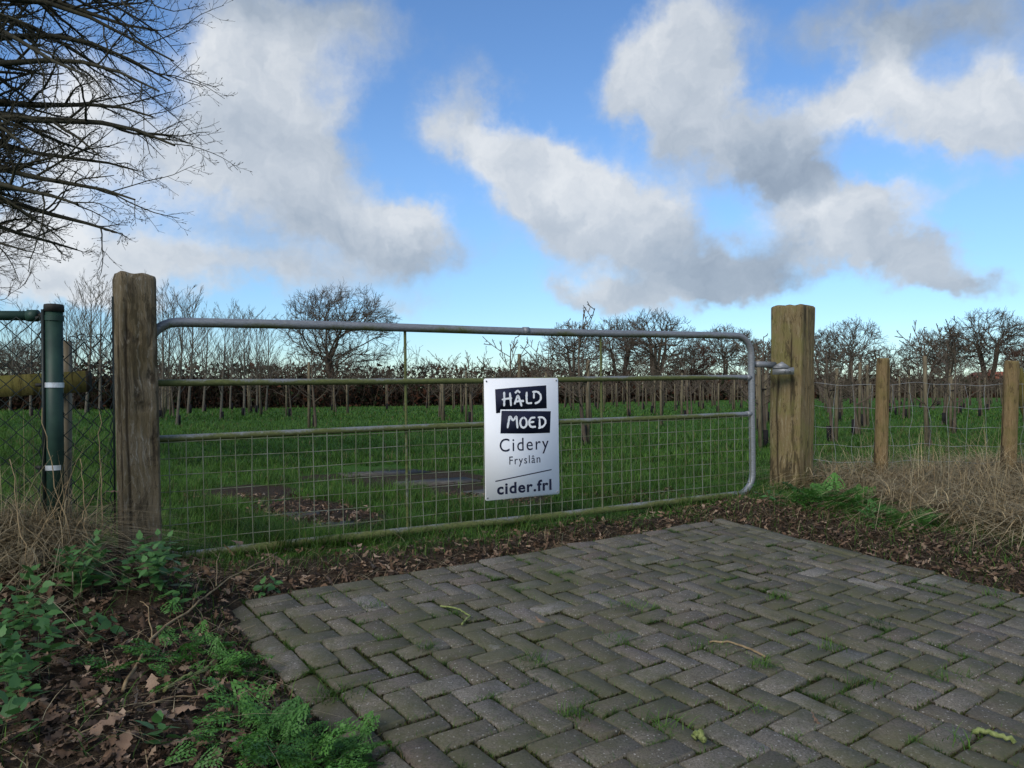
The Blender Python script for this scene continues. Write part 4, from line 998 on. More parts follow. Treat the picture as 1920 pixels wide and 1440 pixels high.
# --- hedges closing the field
def hedge(name, path, h, w, n, seed, label, rm, leaf_frac=1.0, tall=1.6):
    rng = np.random.default_rng(seed); path = np.array(path, float)
    cl_ = np.concatenate([[0], np.cumsum(np.linalg.norm(np.diff(path, axis=0), axis=1))]); l = rng.random(n) * cl_[-1]
    x = np.interp(l, cl_, path[:, 0]) + rng.normal(0, w, n); y = np.interp(l, cl_, path[:, 1]) + rng.normal(0, w, n)
    hh = h * (0.75 + 0.35 * np.sin(l * 0.35 + seed) * np.sin(l * 0.9) + 0.25 * rng.normal(size=n)).clip(0.45, tall)
    base = np.stack([x, y, ground(x, y) - 0.05], -1)
    d = unit(np.stack([rng.normal(0, .28, n), rng.normal(0, .28, n), np.ones(n)], -1)); q = np.linspace(0, 1, 5)
    P = base[:, None] + d[:, None] * hh[:, None, None] * q[None, :, None]; P[:, 1:] += rng.normal(0, .05, (n, 4, 3)) * hh[:, None, None]
    R = rm * 2 * (1.2 - q)[None] * np.ones((n, 1))
    P1, R1, L1 = sprout(rng, P, R, hh, 5, 0.15, 1.0, 38, 0.42, 3, 0.12, 0.05, 0.6, None, rm)
    P2, R2, L2 = sprout(rng, P1, R1, L1, 3, 0.2, 1.0, 40, 0.6, 2, 0.12, 0.03, 0.6, None, rm * .8)
    V, fs = merge([tubes(P, R, 3), tubes(P1, R1, 3), tubes(P2, R2, 3)])
    tone = np.concatenate([np.repeat(rng.random(n), 15), np.repeat(rng.random(n * 5), 9), np.repeat(rng.random(n * 15), 6)])
    c = np.array([0.040, 0.029, 0.021])[None] * (0.55 + 1.0 * tone[:, None]) + np.array([0.02, 0.004, 0.0])[None] * (tone[:, None] > 0.75)
    root = empty(name, (path[0, 0], path[0, 1], gz(*path[0])), label, 'hedge'); o0 = np.array(root.location)
    tag(link('twigs', meshdata('twigs', V - o0, fs, M_hedge, col=c), root), kind='stuff')
    m_ = int(n * 30 * leaf_frac); l = rng.random(m_) * cl_[-1]; hz_ = h * 0.80 * rng.random(m_) ** 1.5
    ctr = np.stack([np.interp(l, cl_, path[:, 0]) + rng.normal(0, w * .8, m_), np.interp(l, cl_, path[:, 1]) + rng.normal(0, w * .8, m_), np.zeros(m_)], -1)
    ctr[:, 2] = ground(ctr[:, 0], ctr[:, 1]) + hz_
    a, b = unit(rng.normal(size=(m_, 3))), unit(rng.normal(size=(m_, 3))); sz = rm * 9 * rng.uniform(.6, 1.6, m_)[:, None]
    V = np.stack([ctr - a * sz, ctr + a * sz, ctr + b * sz * 1.6], 1).reshape(-1, 3)
    t_ = rng.random(m_); cc = np.where((t_ < .35)[:, None], [0.060, 0.026, 0.014], np.where((t_ < .8)[:, None], [0.030, 0.024, 0.016], [0.025, 0.034, 0.014])) * rng.uniform(.6, 1.3, (m_, 1))
    tag(link('dead_leaves', meshdata('dead_leaves', V - o0, np.arange(m_ * 3).reshape(-1, 3), M_hedge, col=np.repeat(cc, 3, 0)), root), kind='stuff')
def xyp(px, Y): return ((px - 960) / F_PX * Y, Y)
hedge('hedge', [xyp(-260, 36), xyp(60, 40), xyp(330, 43), xyp(600, 47)], 2.2, 0.8, 700, 51, 'brown leafless hedge closing the field behind the young plantation', 0.0105)
hedge('hedge', [xyp(560, 47), xyp(760, 52), xyp(960, 58)], 1.9, 0.8, 400, 52, 'brown leafless hedge below the lone oak up to the sign board', 0.012)
hedge('hedge', [xyp(930, 58), xyp(1180, 72), xyp(1450, 88)], 2.6, 1.0, 560, 53, 'tall tangled hedge under the many-stemmed trees', 0.0165)
hedge('hedge', [xyp(1420, 88), xyp(1650, 100), xyp(1990, 104)], 3.0, 1.1, 520, 54, 'distant hedge in front of the red-roofed house', 0.020)
hedge('hedge', [xyp(-300, 60), xyp(300, 64), xyp(960, 80), xyp(1500, 120), xyp(2050, 130)], 4.2, 1.8, 760, 55, 'far thicket rising behind the field hedges', 0.021)

# --- house beyond the hedge
HY = 150; hx = (1864 - 960) / F_PX * HY; hb = gz(hx, HY)
house = empty('house', (hx, HY, hb), 'red-roofed brick house half hidden behind the far hedge', 'house', rz=0.25)
def hpart(name, V, fs, m, parent=None): return link(name, meshdata(name, V, fs, m), parent or house)
ridge = CAM_Z + (HORIZ - 697) / F_PX * HY - hb
hpart('wall', *boxv((0, 0, 1.4), (7.0, 9, 2.8)), M_brickwall)
e_ = 2.55
rv = np.array([[-3.9, -4.9, e_], [3.9, -4.9, e_], [0, -4.9, ridge], [-3.9, 4.9, e_], [3.9, 4.9, e_], [0, 4.9, ridge]])
rf = hpart('roof', rv, [np.array([[0, 1, 2], [3, 5, 4]]), np.array([[0, 2, 5, 3], [1, 4, 5, 2], [0, 3, 4, 1]])], M_roof)
hpart('chimney', *boxv((0.6, 1.5, ridge - .1), (.6, .6, 1.2)), M_brickwall, rf)
for x_ in (-1.8, 1.8): w_ = hpart('window', *boxv((x_, -4.52, 1.5), (1.1, .08, 1.3)), M_white); hpart('pane', *boxv((x_, -4.57, 1.5), (.95, .04, 1.15)), M_glass, w_)

# ------------------------------------------------------------------ grass and ground cover
def blades(pos, h, w, dirv, lean, col, curve=1.0, seg=2, tipcol=None):
    """bent tapering blades: seg quads + tip"""
    n = len(pos); side = np.stack([-dirv[:, 1], dirv[:, 0], np.zeros(n)], -1)
    q = np.linspace(0, 1, seg + 2); rows = []
    for i, t in enumerate(q):
        c = pos + np.array([0, 0, 1.0]) * (h * t * (1 - 0.35 * lean * t))[:, None] + np.concatenate([dirv, np.zeros((n, 1))], 1) * (h * lean * t ** (1 + curve))[:, None]
        if i < seg + 1:
            ww = (w * (1 - 0.75 * t))[:, None]; rows += [c - side * ww, c + side * ww]
        else: rows.append(c)
    V = np.stack(rows, 1); k = V.shape[1]; o = (np.arange(n) * k)[:, None]
    Q = np.concatenate([o + np.array([[2 * i, 2 * i + 1, 2 * i + 3, 2 * i + 2]]) for i in range(seg)])
    Tr = o + np.array([[2 * seg, 2 * seg + 1, 2 * seg + 2]])
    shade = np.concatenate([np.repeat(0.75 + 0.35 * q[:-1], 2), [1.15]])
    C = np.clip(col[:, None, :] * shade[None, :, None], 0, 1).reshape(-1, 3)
    return V.reshape(-1, 3), [Q, Tr], C
def rdir(rng, n): a = rng.random(n) * 6.2832; return np.stack([np.cos(a), np.sin(a)], -1)
def gcol(rng, n, x, y):
    a = np.array([0.034, 0.092, 0.011]); b = np.array([0.105, 0.205, 0.026]); t = rng.random(n)[:, None] ** 1.3
    c = a * (1 - t) + b * t
    pt = sm(wob(x, y, 0.8, 3), 0.1, 0.7)[:, None]; c = c * (1 - 0.35 * pt) + np.array([0.018, 0.062, 0.008]) * 0.35 * pt
    c = c * (0.72 + 0.55 * sm(wob(x, y, 3.7, 5), -.5, .6))[:, None]
    dead = rng.random(n) < 0.045; c[dead] = np.array([0.20, 0.15, 0.065]) * rng.uniform(.5, 1.1, (dead.sum(), 1))
    return c
def field_grass(name, n, y0, y1, h0, w0, seed, label):
    rng = np.random.default_rng(seed)
    y = 1 / (1 / y0 + (1 / y1 - 1 / y0) * rng.random(n)); x = (rng.random(n) * 2 - 1) * (0.74 * y + 0.8)
    ok = (gdist(x, y) < 0.06) & (rng.random(n) > sm(soilmask(x, y) + .25 * wob(x, y, 5, 1), .25, .75) * 1.02); 
    x, y = x[ok], y[ok]; n = len(x); pos = np.stack([x, y, ground(x, y) - 0.01], -1)
    clump = 0.45 + 0.75 * sm(wob(x, y, 1.6, 4), -0.4, 0.6) + 0.45 * sm(wob(x, y, 4.3, 8), -.2, .6)
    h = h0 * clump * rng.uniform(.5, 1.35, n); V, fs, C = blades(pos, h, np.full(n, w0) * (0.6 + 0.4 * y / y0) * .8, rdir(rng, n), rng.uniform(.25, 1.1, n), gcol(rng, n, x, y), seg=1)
    o = link(name, meshdata(name, V, fs, M_blade, False, C)); return tag(o, label, 'grass', kind='stuff')
field_grass('meadow_grass', 210000, 3.7, 9.0, 0.105, 0.0026, 1, 'lush green grass right behind the field gate')
field_grass('orchard_grass', 115000, 9.0, 24.0, 0.11, 0.0066, 2, 'green grass between the nearer orchard trees')
field_grass('far_grass', 45000, 24.0, 75.0, 0.13, 0.022, 6, 'green grass under the distant orchard rows')

def scatter(n, fn, seed, x0=-3.2, x1=5.0, y0=1.4, y1=6.6):
    rng = np.random.default_rng(seed); x = rng.uniform(x0, x1, n); y = rng.uniform(y0, y1, n)
    ok = rng.random(n) < fn(x, y); return x[ok], y[ok], rng
def pd(x, y):    # distance outside the paving
    s, t = st(x, y); dx = np.maximum(np.maximum(S0 - s, s - S1), 0); dy = np.maximum(np.maximum(T0 - t, t - T1), 0); return np.hypot(dx, dy)
# verge grass between paving and gate, and on the right bank
def f_verge(x, y):
    s, t = st(x, y); d = gdist(x, y); m = (d > -0.05) & (pd(x, y) > 0.012)
    strip = m & (s > 1.0) & (s < 4.3); dn = np.where(strip, sm(0.62 - d, 0.0, 0.45) * sm(wob(x, y, 2.2, 2) + 0.55, 0, .8), 0)
    rb = m & (s >= 4.15); dn = np.where(rb, 0.16 + 0.25 * sm(wob(x, y, 2.0, 7), 0.1, .6), dn)
    lb = m & (s <= 1.0); return np.where(lb, 0.13 * sm(wob(x, y, 3, 5), -.2, .5) + 0.35 * sm(0.22 - pd(x, y), 0, .15) * sm(wob(x, y, 5, 2), -.3, .4), dn)
x, y, rng = scatter(150000, f_verge, 21); n = len(x)
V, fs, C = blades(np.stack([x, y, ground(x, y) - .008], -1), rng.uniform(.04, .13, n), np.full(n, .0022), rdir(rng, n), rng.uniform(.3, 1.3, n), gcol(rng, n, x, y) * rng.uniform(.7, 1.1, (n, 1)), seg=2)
tag(link('verge_grass', meshdata('verge_grass', V, fs, M_blade, False, C)), 'patchy green grass between the paving and the gate', 'grass', kind='stuff')
# grass and moss in the paving joints
def joints(n, seed, dens):
    rng = np.random.default_rng(seed); bi = rng.integers(0, len(bricks), n); B = np.array([(b[0], b[1], b[2], b[3]) for b in bricks], float)[bi]
    L = np.where(B[:, 3] == 2, .1, .05); W = np.full(n, .05); e = rng.integers(0, 4, n); q = rng.uniform(-1, 1, n)
    u = np.where(e < 2, q * L, np.where(e == 2, L, -L)); v = np.where(e < 2, np.where(e == 0, W, -W), q * W)
    s = B[:, 0] + np.where(B[:, 2] > .5, u, v); t = B[:, 1] + np.where(B[:, 2] > .5, v, u)
    x, y = xy(s, t); ok = (rng.random(n) < dens(x, y)) & (y > 1.4) & (np.abs(x) < .72 * y + .2); x, y = x[ok], y[ok]
    return x + rng.normal(0, .002, len(x)), y + rng.normal(0, .002, len(x)), rng
x, y, rng = joints(260000, 31, lambda x, y: 0.05 + 0.95 * sm(wob(x, y, 3.1, 9) * 0.6 + wob(x, y, 8.3, 2) * .6, 0.22, .65)); n = len(x)
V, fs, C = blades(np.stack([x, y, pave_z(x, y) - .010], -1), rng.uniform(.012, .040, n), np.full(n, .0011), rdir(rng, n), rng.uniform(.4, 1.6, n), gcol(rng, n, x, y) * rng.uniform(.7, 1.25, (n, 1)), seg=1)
V2_, F2_, C2_ = V, fs, C
x, y, rng = joints(130000, 32, lambda x, y: 0.22 + 0.7 * sm(wob(x, y, 2.3, 6), -.3, .5)); n = len(x)
mc_ = np.array([0.050, 0.062, 0.012]) * rng.uniform(.5, 1.5, (n, 1)) * np.array([1, 1, 1]); br = rng.random(n) < .35; mc_[br] = np.array([0.05, 0.036, 0.018]) * rng.uniform(.6, 1.3, (br.sum(), 1))
V, fs, C = blades(np.stack([x, y, pave_z(x, y) - .010], -1), rng.uniform(.006, .013, n), np.full(n, .0034), rdir(rng, n), rng.uniform(.2, .9, n), mc_, seg=1)
tag(link('joint_moss', meshdata('joint_moss', V, fs, M_blade, False, C)), 'low moss filling the joints of the paving', 'moss', kind='stuff')
# tufts standing up from a few joints
trng = np.random.default_rng(33); tx = []; 
for (px, py, k, sp) in [(1075, 1370, 90, .03), (1430, 1275, 80, .03), (1640, 1190, 60, .035), (800, 1240, 60, .02), (1780, 1300, 50, .04), (1480, 1085, 50, .04), (1460, 1140, 50, .03), (1240, 1390, 50, .04),
                        (1000, 1265, 60, .03), (620, 1325, 110, .05), (1330, 1240, 60, .04), (1560, 1240, 40, .03), (1420, 1360, 40, .03), (1870, 1135, 50, .05), (1160, 1225, 40, .04), (700, 1160, 40, .04), (600, 1140, 40, .05), (1620, 1310, 40, .04), (1180, 1160, 60, .05), (1800, 1420, 30, .03)]:
    p = hit(px, py); tx.append(np.stack([p[0] + trng.normal(0, sp, k), p[1] + trng.normal(0, sp * .6, k)], -1))
tx = np.concatenate(tx); n = len(tx)
Vt, ft, Ct = blades(np.stack([tx[:, 0], tx[:, 1], pave_z(tx[:, 0], tx[:, 1]) - .01], -1), trng.uniform(.025, .075, n), np.full(n, .0016), rdir(trng, n), trng.uniform(.4, 1.6, n), gcol(trng, n, tx[:, 0], tx[:, 1]) * 1.1, seg=2)
V, fs = merge([(V2_, F2_), (Vt, ft)])
tag(link('joint_grass', meshdata('joint_grass', V, fs, M_blade, False, np.concatenate([C2_, Ct]))), 'thin grass tufts sprouting from the paving joints', 'grass', kind='stuff')

# dry grass
def straw_stems(x, y, rng, h, w, lean, bias=None, seg=3, base_up=0.0):
    n = len(x); d = rdir(rng, n)
    if bias is not None: d = unit(d + np.array(bias))
    c = np.array([0.43, 0.345, 0.20]) * rng.uniform(.35, 1.3, (n, 1)) + np.array([.02, .0, -.01]) * rng.normal(0, 1, (n, 1)); c = np.clip(c, .02, .6)
    return blades(np.stack([x, y, ground(x, y) - .02 + base_up * rng.random(n)], -1), h, w, d, lean, c, curve=1.2, seg=seg)
def f_dryR(x, y):
    s, t = st(x, y); a = sm(s, 4.75, 5.3) * sm(6.75 - y, 0, .3) * sm(y, 4.0, 4.5); k = 0.25 + 0.75 * sm(wob(x, y, 1.3, 1), -.5, .5)
    return a * k * sm(x, 2.25, 2.75)
x, y, rng = scatter(48000, f_dryR, 41, 2.0, 5.6, 3.8, 6.8); n = len(x)
hgt = rng.uniform(.12, .34, n) * (0.8 + 0.55 * sm(x, 3.0, 4.2)) * (0.75 + .35 * sm(y, 5, 6))
a_ = straw_stems(x, y, rng, hgt, np.full(n, .0032), rng.uniform(1.0, 4.5, n), (-.15, -.25), 3, .16)
x, y, rng = scatter(3600, f_dryR, 42, 2.0, 5.6, 3.8, 6.8); n = len(x); b_ = straw_stems(x, y, rng, rng.uniform(.35, .72, n), np.full(n, .0016), rng.uniform(.2, 1.0, n), (-.2, -.1), 4)
V, fs = merge([a_[:2], b_[:2]])
tag(link('dry_grass', meshdata('dry_grass', V, fs, M_straw, False, np.concatenate([a_[2], b_[2]]))), 'matted straw-coloured dry grass below the stock netting', 'dry grass', kind='stuff')
def f_dryL(x, y):
    return np.exp(-((x + 2.12) / .42) ** 2 - ((y - 3.34) / .27) ** 2) * (x < -.535 * y)
x, y, rng = scatter(30000, f_dryL, 43, -3.2, -1.6, 2.4, 4.0); n = len(x); a_ = straw_stems(x, y, rng, rng.uniform(.08, .26, n), np.full(n, .0022), rng.uniform(.6, 3.6, n), (.1, -.3), 3, .14)
x, y, rng = scatter(1100, f_dryL, 44, -3.2, -1.6, 2.4, 4.0); n = len(x); b_ = straw_stems(x, y, rng, rng.uniform(.35, .75, n), np.full(n, .0017), rng.uniform(.1, .9, n), None, 4)
V, fs = merge([a_[:2], b_[:2]])
tag(link('dry_grass', meshdata('dry_grass', V, fs, M_straw, False, np.concatenate([a_[2], b_[2]]) * .72)), 'pale dry grass stems heaped round the green fence post', 'dry grass', kind='stuff')
def f_heap(x, y):
    c1 = hit(1095, 1020); c2 = hit(375, 1075); c3 = hit(1450, 960)
    return 1.0 * np.exp(-((x - c1[0]) / .22) ** 2 - ((y - c1[1]) / .14) ** 2) + .9 * np.exp(-((x - c2[0]) / .07) ** 2 - ((y - c2[1]) / .07) ** 2) + .25 * np.exp(-((x - c3[0]) / .8) ** 2 - ((y - c3[1]) / .35) ** 2) + 0.22 * (gdist(x, y) > 0.1) * (pd(x, y) > .02)
x, y, rng = scatter(60000, f_heap, 45); n = len(x); V, fs, C = straw_stems(x, y, rng, rng.uniform(.05, .16, n), np.full(n, .0016), rng.uniform(.8, 3.0, n), (0, -.3), 3)
tag(link('withered_grass', meshdata('withered_grass', V, fs, M_straw, False, C * .85)), 'withered grass wisps on the soil in front of the gate', 'dry grass', kind='stuff')

# fallen oak leaves
def oak_leaf():
    prof = [(0, .012), (.12, .02), (.2, .10), (.28, .06), (.38, .17), (.46, .10), (.58, .24), (.68, .14), (.80, .20), (.90, .10), (1.0, .02)]
    P = [(t, a) for t, a in prof]
    mid = [[t, 0, 0] for t, _ in P]; Lf = [[t, a, 0] for t, a in P]; Rt = [[t - .02, -a * .95, 0] for t, a in P]; V = np.array(mid + Lf + Rt, float); n = len(P)
    Q = [[i, i + 1, n + i + 1, n + i] for i in range(n - 1)] + [[i + 1, i, 2 * n + i, 2 * n + i + 1] for i in range(n - 1)]
    return V, np.array(Q)
LV, LQ = oak_leaf()
SP = [(0, .02), (.25, .16), (.42, .10), (.68, .24), (1.0, .02)]; _n = 5
SV = np.array([[t, 0, 0] for t, _ in SP] + [[t, a, 0] for t, a in SP] + [[t, -a * .9, 0] for t, a in SP], float)
SQ = np.array([[i, i + 1, _n + i + 1, _n + i] for i in range(_n - 1)] + [[i + 1, i, 2 * _n + i, 2 * _n + i + 1] for i in range(_n - 1)])
def leaves(pos, size, rng, flat=0.55, LV=LV, LQ=LQ):
    n = len(pos); cu = rng.uniform(-1.4, 1.4, n)[:, None]; cs = rng.uniform(.2, 1.7, n)[:, None]
    X = (LV[None, :, 0] - .5).repeat(n, 0); Yy = LV[None, :, 1].repeat(n, 0); Zz = cu * .45 * X ** 2 + cs * Yy ** 2 * 2.2 * np.sign(rng.normal(size=(n, 1))) + 0.03 * np.sin(X * 20 + cu * 9)
    Vl = np.stack([X, Yy, Zz], -1) * size[:, None, None]
    a = rng.random(n) * 6.28; tl = rng.normal(0, flat, n); t2 = rng.normal(0, flat, n)
    ca, sa = np.cos(a), np.sin(a); Z0 = np.zeros(n); I = np.ones(n)
    Rz = np.stack([np.stack([ca, -sa, Z0], -1), np.stack([sa, ca, Z0], -1), np.stack([Z0, Z0, I], -1)], 1)
    cb, sb = np.cos(tl), np.sin(tl); Rx = np.stack([np.stack([I, Z0, Z0], -1), np.stack([Z0, cb, -sb], -1), np.stack([Z0, sb, cb], -1)], 1)
    cb, sb = np.cos(t2), np.sin(t2); Ry = np.stack([np.stack([cb, Z0, sb], -1), np.stack([Z0, I, Z0], -1), np.stack([-sb, Z0, cb], -1)], 1)
    Vl = np.einsum('nij,nkj->nki', Rz @ Rx @ Ry, Vl) + pos[:, None]
    Q = (LQ[None] + (np.arange(n) * len(LV))[:, None, None]).reshape(-1, 4); return Vl.reshape(-1, 3), [Q]
def f_leaf(x, y):
    s, t = st(x, y); d = gdist(x, y); p = pd(x, y); out = p > 0.0
    m = out * (d > 0.05) * (s > .9) * (s < 4.3) * (0.35 + 0.65 * sm(.30 - p, 0, .25))
    l = out * (s <= 1.0) * (d > -.05) * (0.55 + .45 * sm(wob(x, y, 2, 3), -.3, .4))
    r = out * (s > 4.16) * (1 - sm(s, 4.4, 5.0)) * 0.9
    pt = (d < 0) * np.clip(soilmask(x, y) - .2, 0, 1) * 0.7
    return np.maximum.reduce([m, l, r, pt])
def f_band(x, y):
    s, t = st(x, y); p = pd(x, y); d = gdist(x, y)
    rb = (s > 4.17) * (1 - sm(s, 4.5, 5.0)); fr_ = (s > .9) * (s < 4.3) * (d > .08) * sm(.34 - p, 0, .2); lb = (s < 1.0) * (d > .1)
    return (p > .005) * np.maximum.reduce([rb * 1.0, fr_ * .8, lb * .55])
x, y, rng = scatter(66000, f_leaf, 51, -3.0, 4.6, 1.4, 6.4)
x2, y2, _ = scatter(42000, f_band, 53, -2.2, 4.0, 1.6, 5.6); x = np.concatenate([x, x2]); y = np.concatenate([y, y2]); n = len(x)
small = .018 + .055 * rng.random(n) ** 1.7; small[-len(x2):] *= .75; pos = np.stack([x, y, ground(x, y) + small * .12 + .02 * rng.random(n)], -1)
nr = y < 3.3; small[nr] *= .9; small[~nr] *= .8; Va, fa = leaves(pos[nr], small[nr], rng, .5); Vb, fb_ = leaves(pos[~nr], small[~nr], rng, .6, SV, SQ); V, fs = merge([(Va, fa), (Vb, fb_)])
cl1 = np.array([[0.082, 0.050, 0.030], [0.150, 0.092, 0.056], [0.225, 0.155, 0.100], [0.048, 0.032, 0.022], [0.30, 0.215, 0.15]])
c = cl1[rng.choice(5, n, p=[.27, .29, .16, .21, .07])] * rng.uniform(.6, 1.25, (n, 1))
tag(link('leaf_litter', meshdata('leaf_litter', V, fs, M_leafattr, False, np.concatenate([np.repeat(c[nr], len(LV), 0), np.repeat(c[~nr], len(SV), 0)]))), 'brown leaf litter covering the soil round the paving', 'leaf litter', kind='stuff')
# single large leaves
lm = []
for k in range(6):
    V, fs = leaves(np.zeros((1, 3)), np.array([1.0]), np.random.default_rng(300 + k), .25); lm.append(meshdata('oak_leaf', V, fs, M_oakleaf))
lrng = np.random.default_rng(52)
def put_leaf(p, size, label, group=None, tilt=0.3):
    o = link('fallen_leaf', lm[int(lrng.integers(6))], None, p, (lrng.normal(0, tilt), lrng.normal(0, tilt), lrng.random() * 6.28), size); return tag(o, label, 'leaf', group)
for (px, py) in [(120, 1255), (60, 1330), (150, 1395), (210, 1270), (260, 1330), (95, 1290), (180, 1330), (375, 1395), (330, 1405), (285, 1300), (400, 1300), (230, 1420), (30, 1390), (440, 1400), (310, 1360), (60, 1250),
                 (130, 1350), (200, 1370), (345, 1340), (20, 1300), (420, 1345), (170, 1225), (250, 1390), (100, 1420)]:
    p = hit(px, py); put_leaf(p + [0, 0, .022], lrng.uniform(.07, .11), 'curled brown oak leaf lying among the litter on the left bank', 'oak leaves on the left bank')
for (px, py) in [(345, 1065), (405, 1050), (500, 1050), (445, 1085), (520, 1060), (560, 1085), (620, 1100), (390, 1090), (480, 1110), (650, 1090), (700, 1070)]:
    p = hit(px, py); put_leaf(p + [0, 0, .03], lrng.uniform(.07, .10), 'brown oak leaf lying on the soil below the gate', 'oak leaves below the gate', .6)
for (px, py) in [(1760, 1030), (1660, 1040), (1800, 1060), (1850, 1080), (1700, 1050), (1610, 1010), (1880, 1070)]:
    p = hit(px, py); put_leaf(p + [0, 0, .02], lrng.uniform(.06, .09), 'tan oak leaf lying along the outer edge of the paving below the dry grass', 'oak leaves by the dry grass')
put_leaf(at(206, 993, 3.60), .11, 'large pale lobed leaf caught upright against the weathered post', None, 1.0)
put_leaf(at(208, 920, 3.62), .08, 'russet leaf caught in the chain link beside the weathered post', None, 1.0)
put_leaf(at(445, 1015, 3.98), .10, 'upturned russet leaf resting on the buried end of the gate', None, .9)
put_leaf(at(430, 1030, 3.95), .09, 'pale curled leaf hanging on the buried end of the gate', None, .9)
for px, py, lab in ((1530, 1381, 'single rust-brown curled leaf lying alone on the paving'), (1012, 1186, 'single dull reddish leaf lying flat on the middle of the paving')):
    p = hit(px, py); p[2] = float(pave_z(p[0], p[1])) + .012; put_leaf(p, .055, lab)

# nettles
def nettle_leaf():
    t = np.linspace(0, 1, 7); w = np.array([0.03, .24, .30, .25, .19, .09, .0]); ser = np.array([0, .05, -.03, .05, -.03, .03, 0])
    V = np.concatenate([np.stack([t, 0 * t, -.10 * t ** 2 * 1.6], -1), np.stack([t - .03, w + ser, .10 * w - .16 * t ** 2], -1), np.stack([t - .03, -(w + ser), .10 * w - .16 * t ** 2], -1)]); n = 7
    Q = [[i, i + 1, n + i + 1, n + i] for i in range(n - 1)] + [[i + 1, i, 2 * n + i, 2 * n + i + 1] for i in range(n - 1)]; return V, np.array(Q)
nl = meshdata('nettle_leaf', *nettle_leaf(), M_nettle)
stem_m = meshdata('nettle_stem', *tubes(np.array([[[0, 0, -.02], [.01, 0, .4], [0, .01, 1.0]]]), np.array([[.014, .012, .006]]), 5), M_stem)
nrng = np.random.default_rng(61)
def nettle(px, py, hgt, label, group):
    p = hit(px, py); e = empty('nettle_plant', p, label, 'nettle', group, nrng.random() * 6.28); e.rotation_euler[0] = nrng.normal(0, .18); e.rotation_euler[1] = nrng.normal(0, .18)
    link('stem', stem_m, e, (0, 0, 0), (0, 0, 0), (hgt * .35, hgt * .35, hgt)); tiers = max(3, int(hgt / .042))
    for k in range(tiers):
        z = hgt * (0.35 + 0.65 * (k + .5) / tiers) if tiers > 3 else hgt * (.45 + .55 * k / 2); sz = (0.055 - 0.024 * k / tiers) * nrng.uniform(.85, 1.25)
        for s_ in (0, 1):
            a = k * 1.57 + s_ * 3.1416 + nrng.normal(0, .25); link('leaf', nl, e, (math.cos(a) * .006, math.sin(a) * .006, z), (nrng.normal(0, .2), -0.15 + nrng.normal(0, .25) - .5 * (k == tiers - 1), a), sz)
for k in range(38):
    nettle(nrng.uniform(118, 312), nrng.uniform(1075, 1140), nrng.uniform(.11, .21), 'green nettle growing at the foot of the weathered oak post', 'nettles by the weathered post')
for k in range(32):
    nettle(nrng.uniform(-30, 105), nrng.uniform(1150, 1400), nrng.uniform(.09, .20), 'green nettle in the patch spreading below the dry grass on the left bank', 'nettles on the left bank')
for px, py, h in ((170, 1205, .1), (160, 1228, .09), (110, 1240, .1), (330, 1120, .10), (335, 1150, .09), (195, 1195, .09), (60, 1405, .1), (305, 1415, .06), (290, 1400, .06)):
    nettle(px, py, h, 'small nettle sprig standing alone in the leaf litter', 'nettle sprigs in the litter')
for px, py, h in ((1440, 945, .12), (1425, 935, .10), (1490, 950, .10), (1510, 955, .09), (1460, 955, .1), (500, 1120, .07), (508, 1112, .06)):
    nettle(px, py, h, 'low green weed on the soil between gate and paving', 'weeds before the gate')
# cow parsley fronds
def frond(seed):
    rng = np.random.default_rng(seed); tris, off = [], 0; Vs = []
    def leaflet(p, d, l, w):
        sd_ = np.array([-d[1], d[0], 0]); q = np.array([p, p + d * l * .45 + sd_ * w, p + d * l, p + d * l * .45 - sd_ * w]); q[:, 2] += rng.normal(0, .008); q[1, 2] += rng.normal(0, .5) * w; q[3, 2] -= rng.normal(0, .5) * w; q[2, 2] -= abs(rng.normal(0, .3)) * l; return q
    def z(t): return .22 * t - .34 * t * t
    for t in np.linspace(.25, 1.0, 7):
        p = np.array([t, 0, z(t)]); L = .50 * (1.05 - t) * (1.0 if t > .3 else .9) + .04
        for s_ in (-1, 1):
            a = s_ * math.radians(58); d = np.array([math.cos(a), math.sin(a), -.08]); 
            for u in np.linspace(.2, 1, max(2, int(L / .095))):
                q = p + d * L * u; l = .145 * (1.1 - .5 * u)
                for s2 in (-1, 1):
                    a2 = a + s2 * .85; Vs.append(leaflet(q, np.array([math.cos(a2), math.sin(a2), .02]), l * rng.uniform(.7, 1.3), l * .28))
            Vs.append(leaflet(p + d * L, d, .06, .018))
    V = np.concatenate(Vs); n = len(Vs); Q = np.arange(n * 4).reshape(n, 4)
    tp = np.array([[t, 0, z(t)] for t in np.linspace(0, 1, 6)]); return merge([(V, [Q]), tubes(tp[None], np.linspace(.012, .004, 6)[None], 3)])
fr = [meshdata('frond', *frond(400 + i), M_parsley) for i in range(4)]
frng = np.random.default_rng(63)
def parsley(px, py, k, size, spread, label, lift=.35):
    c = hit(px, py); e = empty('cow_parsley', c, label, 'cow parsley', 'cow parsley clumps')
    for i in range(int(k * 1.4)):
        dx, dy = frng.normal(0, spread, 2); zg = float(ground(c[0] + dx, c[1] + dy)) - c[2]
        a = math.atan2(dy, dx) + frng.normal(0, .8); link('frond', fr[i % 4], e, (dx, dy, zg + frng.uniform(.0, .06)), (frng.normal(0, .25), -lift + frng.normal(0, .25), a), size * .92 * frng.uniform(.6, 1.2))
parsley(540, 1425, 46, .115, .085, 'dense bright cow parsley clump overlapping the corner of the paving')
parsley(610, 1450, 30, .10, .06, 'low cow parsley spilling over the edging bricks')
parsley(480, 1380, 18, .10, .05, 'upper fringe of cow parsley beside the edging bricks')
parsley(345, 1245, 28, .11, .10, 'loose cow parsley clump under the fallen bramble cane')
parsley(330, 1130, 6, .07, .03, 'little cow parsley tuft on the soil mound')
parsley(410, 1262, 12, .09, .06, 'sparse cow parsley reaching from the clump toward the paving')
